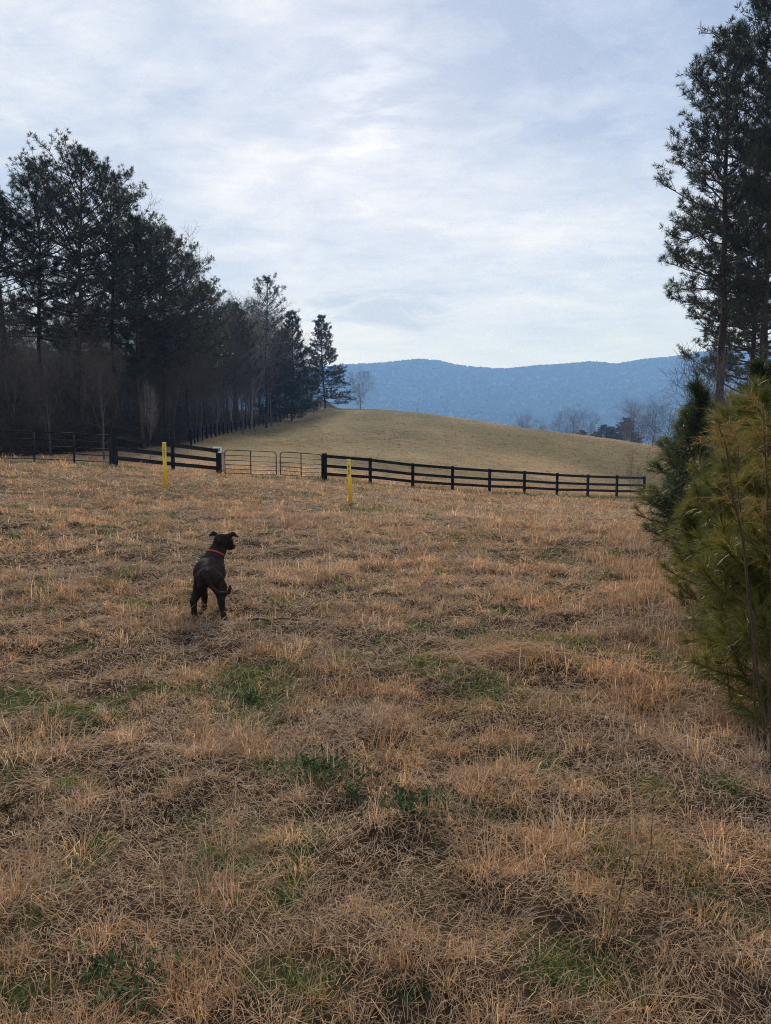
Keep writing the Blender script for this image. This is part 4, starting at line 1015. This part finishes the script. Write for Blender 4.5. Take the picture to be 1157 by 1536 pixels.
def leafy(u, v, lab, n_=46, s=.10):
    x, y = ground_hit(u, v); t = thing('green_weed', lab, 'weed', (x, y, gz(x, y)), 0, 'low green weeds in the dry grass')
    V = []; Q = []; C = []
    for k in range(n_ * 5):
        az = rng.random() * 6.28; el = rng.uniform(.15, 1.2); L = s * .55 * rng.uniform(.35, 1.0); w = L * .09
        d = np.array([math.cos(az) * math.cos(el), math.sin(az) * math.cos(el), math.sin(el)]); sd = np.array([-math.sin(az), math.cos(az), rng.normal(0, .3)]); b = np.array([rng.normal(0, s * .75), rng.normal(0, s * .6), rng.uniform(0, s * .35)])
        m1 = b + d * L * .45; m2 = b + d * L * .8 - [0, 0, L * .06]; tip = b + d * L - [0, 0, L * .16]; o = len(V)
        V += [b - sd * w * .3, b + sd * w * .3, m1 + sd * w, m1 - sd * w, m2 + sd * w * .8, m2 - sd * w * .8, tip + sd * w * .1, tip - sd * w * .1]
        Q += [(o, o + 1, o + 2, o + 3), (o + 3, o + 2, o + 4, o + 5), (o + 5, o + 4, o + 6, o + 7)]
        c = np.array([.045, .082, .034]) * rng.uniform(.5, 1.6); C += [c] * 8
    link('leaves', mesh_np('leaves', V, Q, None, np.array(C), M_grass), t)
leafy(632, 1215, 'dark green weed clump in the near grass at the centre', 70, .12); leafy(488, 1165, 'dark green weed clump left of centre, below the dog', 70, .13)
leafy(535, 1190, 'small dark green weed right of the larger left clump'); leafy(788, 1225, 'dark green weed clump right of the centre one', 40); leafy(190, 1470, 'broad green weed near the bottom left', 36, .12)
leafy(375, 1045, 'green weed patch in the turf straight below the dog', 60, .11)
leafy(615, 1500, 'small green weed at the bottom edge near the middle', 24, .07)

def stick(px, r, lab):
    p0 = np.array([*ground_hit(*px[0]), 0]); pts = []
    for u, v in px:
        x, y = ground_hit(u, v); pts.append([x, y, gz(x, y) + .03])
    pts = np.array(pts); p0[2] = pts[0][2]; mm = np.linspace(0, 1, 9); ss = np.linspace(0, 1, len(pts))
    pp = np.stack([np.interp(mm, ss, pts[:, k]) for k in range(3)], -1) + rng.normal(0, .008, (9, 3)); t = thing('fallen_branch', lab, 'branch', p0)
    mb = MB(); mb.tube(pp - p0, r * (1 - .5 * mm), 6); mb.build('limb', M_stem, t, True)
    mb = MB(); q = pp[5] - p0; mb.tube([q, q + [.05, .10, .03], q + [.12, .2, .04]], [r * .5, r * .4, r * .2], 5); mb.build('side_twig', M_stem, t, True)
stick([(372, 936), (420, 937), (478, 938)], .014, 'thin dark fallen branch lying in the grass right below the dog')
stick([(0, 797), (40, 793)], .03, 'dark fallen branch at the left photo edge beyond the dog')
# ------------------------------------------------------------------ dog
def dog():
    prims = []   # a, b, ra, rb, k
    def cone(a, b, ra, rb, k=.02): prims.append((np.array(a, float), np.array(b, float), ra, rb, k))
    # trunk: rump, loin, ribs, shoulders (x right, y away from camera, z up)
    cone((-.02, .06, .385), (-.035, .20, .40), .074, .078, .03)
    cone((-.045, .08, .35), (-.05, .10, .345), .066, .062, .03); cone((.015, .06, .35), (.01, .09, .345), .066, .062, .03)
    cone((-.035, .20, .398), (-.06, .32, .392), .080, .112, .03)
    cone((-.062, .30, .372), (-.080, .43, .385), .124, .122, .03)
    cone((-.085, .42, .34), (-.09, .47, .36), .10, .09, .03)
    cone((-.062, .40, .475), (-.060, .46, .482), .058, .056, .03)
    # neck and head
    cone((-.062, .45, .46), (-.03, .505, .545), .088, .066, .03)
    cone((-.03, .505, .545), (.0, .53, .61), .066, .06, .02)
    hd = norm(np.array([.29, .915, -.27])); rt = norm(np.cross(hd, [0, 0, 1])); upv = np.cross(rt, hd); hc = np.array([.014, .54, .632])
    cone(hc - hd * .02, hc + hd * .02, .071, .068, .015)
    cone(hc + hd * .02 - rt * .03 - upv * .012, hc + hd * .03 - rt * .03 - upv * .012, .042, .04, .015); cone(hc + hd * .02 + rt * .03 - upv * .012, hc + hd * .03 + rt * .03 - upv * .012, .042, .04, .015)
    cone(hc + hd * .05 - upv * .014, hc + hd * .135 - upv * .03, .046, .036, .015)
    cone(hc + hd * .05 - upv * .038, hc + hd * .12 - upv * .05, .026, .019, .012)
    cone(hc + hd * .155 - upv * .022, hc + hd * .158 - upv * .022, .014, .013, .006)     # nose
    for s in (-1, 1):                                                                  # brows
        cone(hc + hd * .05 + rt * s * .028 + upv * .028, hc + hd * .055 + rt * s * .03 + upv * .026, .016, .014, .012)
        e0 = hc - hd * .015 + rt * s * .042 + upv * .042; e1 = e0 + rt * s * .046 + upv * .026 - hd * .005; e2 = e1 + rt * s * .040 - upv * .026 + hd * .012
        cone(e0, e1, .026, .019, .012); cone(e1, e2, .018, .009, .008); cone(e0 + hd * .018, e1 + hd * .012, .018, .012, .01)
    # hind legs
    def leg(ps, rs, k=.014):
        for i in range(len(ps) - 1): cone(ps[i], ps[i + 1], rs[i], rs[i + 1], k)
    leg([(-.070, .09, .36), (-.100, .15, .275), (-.128, .03, .170), (-.125, .035, .06), (-.122, .045, .025), (-.124, .085, .018)], [.066, .052, .026, .020, .024, .019])
    leg([(-.068, .06, .345), (-.118, .06, .215)], [.058, .026])
    leg([(.032, .07, .36), (.062, .12, .275), (.092, -.01, .170), (.110, -.02, .06), (.114, -.015, .022), (.116, .025, .016)], [.066, .052, .026, .020, .024, .019])
    leg([(.03, .04, .345), (.082, .02, .215)], [.058, .026])
    # fore legs
    leg([(-.015, .41, .35), (.0, .37, .25), (.018, .385, .135), (.022, .375, .03), (.022, .405, .018)], [.066, .040, .026, .022, .020])
    leg([(-.14, .43, .35), (-.135, .39, .25), (-.125, .41, .135), (-.125, .40, .03), (-.127, .43, .018)], [.066, .040, .026, .022, .020])
    # tail, hanging and curling up to the right
    tp = [(-.015, -.005, .435), (-.006, -.035, .385), (.03, -.06, .315), (.075, -.065, .272), (.124, -.065, .254), (.158, -.065, .268), (.170, -.065, .302), (.170, -.062, .325)]
    tr_ = [.022, .018, .016, .0155, .0155, .015, .013, .009]
    for i in range(len(tp) - 1): cone(tp[i], tp[i + 1], tr_[i], tr_[i + 1], .008)
    toes = []
    for (px, py, pz) in ((-.124, .09, .014), (.116, .03, .012), (.022, .41, .014), (-.127, .435, .014)):
        for q in (-.016, -.005, .006, .017): cone((px + q, py - .01, pz + .004), (px + q * 1.1, py + .014, pz), .0105, .0095, .004)
    h = .0068; lo = np.array([-.27, -.12, -.02]); hi = np.array([.26, .74, .74]); nn = np.ceil((hi - lo) / h).astype(int)
    g = [lo[i] + h * np.arange(nn[i]) for i in range(3)]; Xg = np.stack(np.meshgrid(*g, indexing='ij'), -1)
    D = np.full(Xg.shape[:3], 1.0)
    for a, b, ra, rb, k in prims:
        m = max(ra, rb) + .09; i0 = [max(0, int((min(a[q], b[q]) - m - lo[q]) / h)) for q in range(3)]; i1 = [min(nn[q], int((max(a[q], b[q]) + m - lo[q]) / h) + 2) for q in range(3)]
        sl_ = tuple(slice(i0[q], i1[q]) for q in range(3)); X = Xg[sl_]; ab = b - a; t = np.clip(((X - a) @ ab) / (ab @ ab + 1e-9), 0, 1)
        d = np.linalg.norm(X - a - t[..., None] * ab, axis=-1) - (ra + (rb - ra) * t)
        o = D[sl_]; hh = np.clip(.5 + .5 * (o - d) / k, 0, 1); D[sl_] = o * (1 - hh) + d * hh - k * hh * (1 - hh)
    # surface nets
    s = D < 0; c = [s[i:s.shape[0] - 1 + i, j:s.shape[1] - 1 + j, k:s.shape[2] - 1 + k] for i in (0, 1) for j in (0, 1) for k in (0, 1)]
    cs = sum(q.astype(int) for q in c); act = (cs > 0) & (cs < 8); ids = np.full(act.shape, -1); ids[act] = np.arange(act.sum())
    ix = np.argwhere(act); acc = np.zeros((len(ix), 3)); cn = np.zeros(len(ix))
    cor = [(i, j, k) for i in (0, 1) for j in (0, 1) for k in (0, 1)]
    for p in range(8):
        for q in range(p + 1, 8):
            if sum(abs(cor[p][e] - cor[q][e]) for e in range(3)) != 1: continue
            d0 = D[tuple((ix + cor[p]).T)]; d1 = D[tuple((ix + cor[q]).T)]; cr = (d0 < 0) != (d1 < 0); t = np.where(cr, d0 / (d0 - d1 + 1e-12), 0)
            pt = np.array(cor[p]) + t[:, None] * (np.array(cor[q]) - np.array(cor[p])); acc[cr] += pt[cr]; cn[cr] += 1
    V = lo + h * (ix + acc / cn[:, None]); Q = []
    for ax in range(3):
        sh = [0, 0, 0]; sh[ax] = 1; A_ = s[:s.shape[0] - sh[0], :s.shape[1] - sh[1], :s.shape[2] - sh[2]]; B2 = s[sh[0]:, sh[1]:, sh[2]:]
        e = np.argwhere(A_ != B2); u_, w_ = [(1, 2), (2, 0), (0, 1)][ax]; e = e[(e[:, u_] > 0) & (e[:, w_] > 0)]
        e = e[(e[:, u_] < act.shape[u_]) & (e[:, w_] < act.shape[w_]) & (e[:, ax] < act.shape[ax])]
        eu = np.zeros(3, int); eu[u_] = 1; ew = np.zeros(3, int); ew[w_] = 1
        f = np.stack([ids[tuple((e - eu - ew).T)], ids[tuple((e - ew).T)], ids[tuple(e.T)], ids[tuple((e - eu).T)]], -1)
        fl = A_[tuple(e.T)]; f[~fl] = f[~fl][:, ::-1]; Q.append(f)
    x, y = ground_hit(315, 930)
    z = min(gz(x - .12, y), gz(x + .12, y), gz(x, y))
    t = thing('dog', 'dark brindle short-haired dog in a red collar standing with its back turned', 'dog', (x, y, z + .012))
    t.scale = (1.17, 1.05, 1.025)
    body = link('body', mesh_np('body', V, np.concatenate(Q), None, None, M_dog, True), t)
    # collar: a flat band round the neck
    a = np.array([-.043, .485, .520]); n_ = norm(np.array([.035, .055, .10])); b1 = norm(np.cross(n_, [0, 1, 0])); b2 = np.cross(n_, b1); k = 28; V = []
    for q in range(k):
        an = q * 2 * math.pi / k; dr = math.cos(an) * b1 + math.sin(an) * b2
        for rr_, hh in ((.074, -.008), (.079, -.0075), (.079, .0075), (.074, .008)): V.append(a + dr * rr_ * 1.0 + n_ * hh)
    Qc = [(q * 4 + e, q * 4 + (e + 1) % 4, ((q + 1) % k) * 4 + (e + 1) % 4, ((q + 1) % k) * 4 + e) for q in range(k) for e in range(4)]
    link('collar', mesh_np('collar', V, Qc, None, None, M_red, True), t)
    mb = MB()
    for s in (-1, 1):
        e = hc + hd * .062 + rt * s * .036 + upv * .012
        mb.tube([e - rt * s * .004, e + rt * s * .004, e + rt * s * .007], [.008, .007, .003], 8)
    mb.build('eyes', M_ink, t, True)
dog()

# ------------------------------------------------------------------ render settings
vs = scene.view_settings; vs.view_transform = 'Standard'; vs.look = 'None'; vs.exposure = 0.0; vs.gamma = 1.0; vs.use_curve_mapping = False
scene.render.engine = 'CYCLES'
cy = scene.cycles
cy.max_bounces = 5; cy.diffuse_bounces = 3; cy.glossy_bounces = 2; cy.transmission_bounces = 3; cy.volume_bounces = 0; cy.transparent_max_bounces = 6
cy.use_denoising = True; cy.denoiser = 'OPENIMAGEDENOISE'; cy.denoising_input_passes = 'RGB_ALBEDO_NORMAL'; cy.denoising_prefilter = 'NONE'
cy.sample_clamp_direct = 8
cy.sample_clamp_indirect = 4; cy.filter_width = 1.1
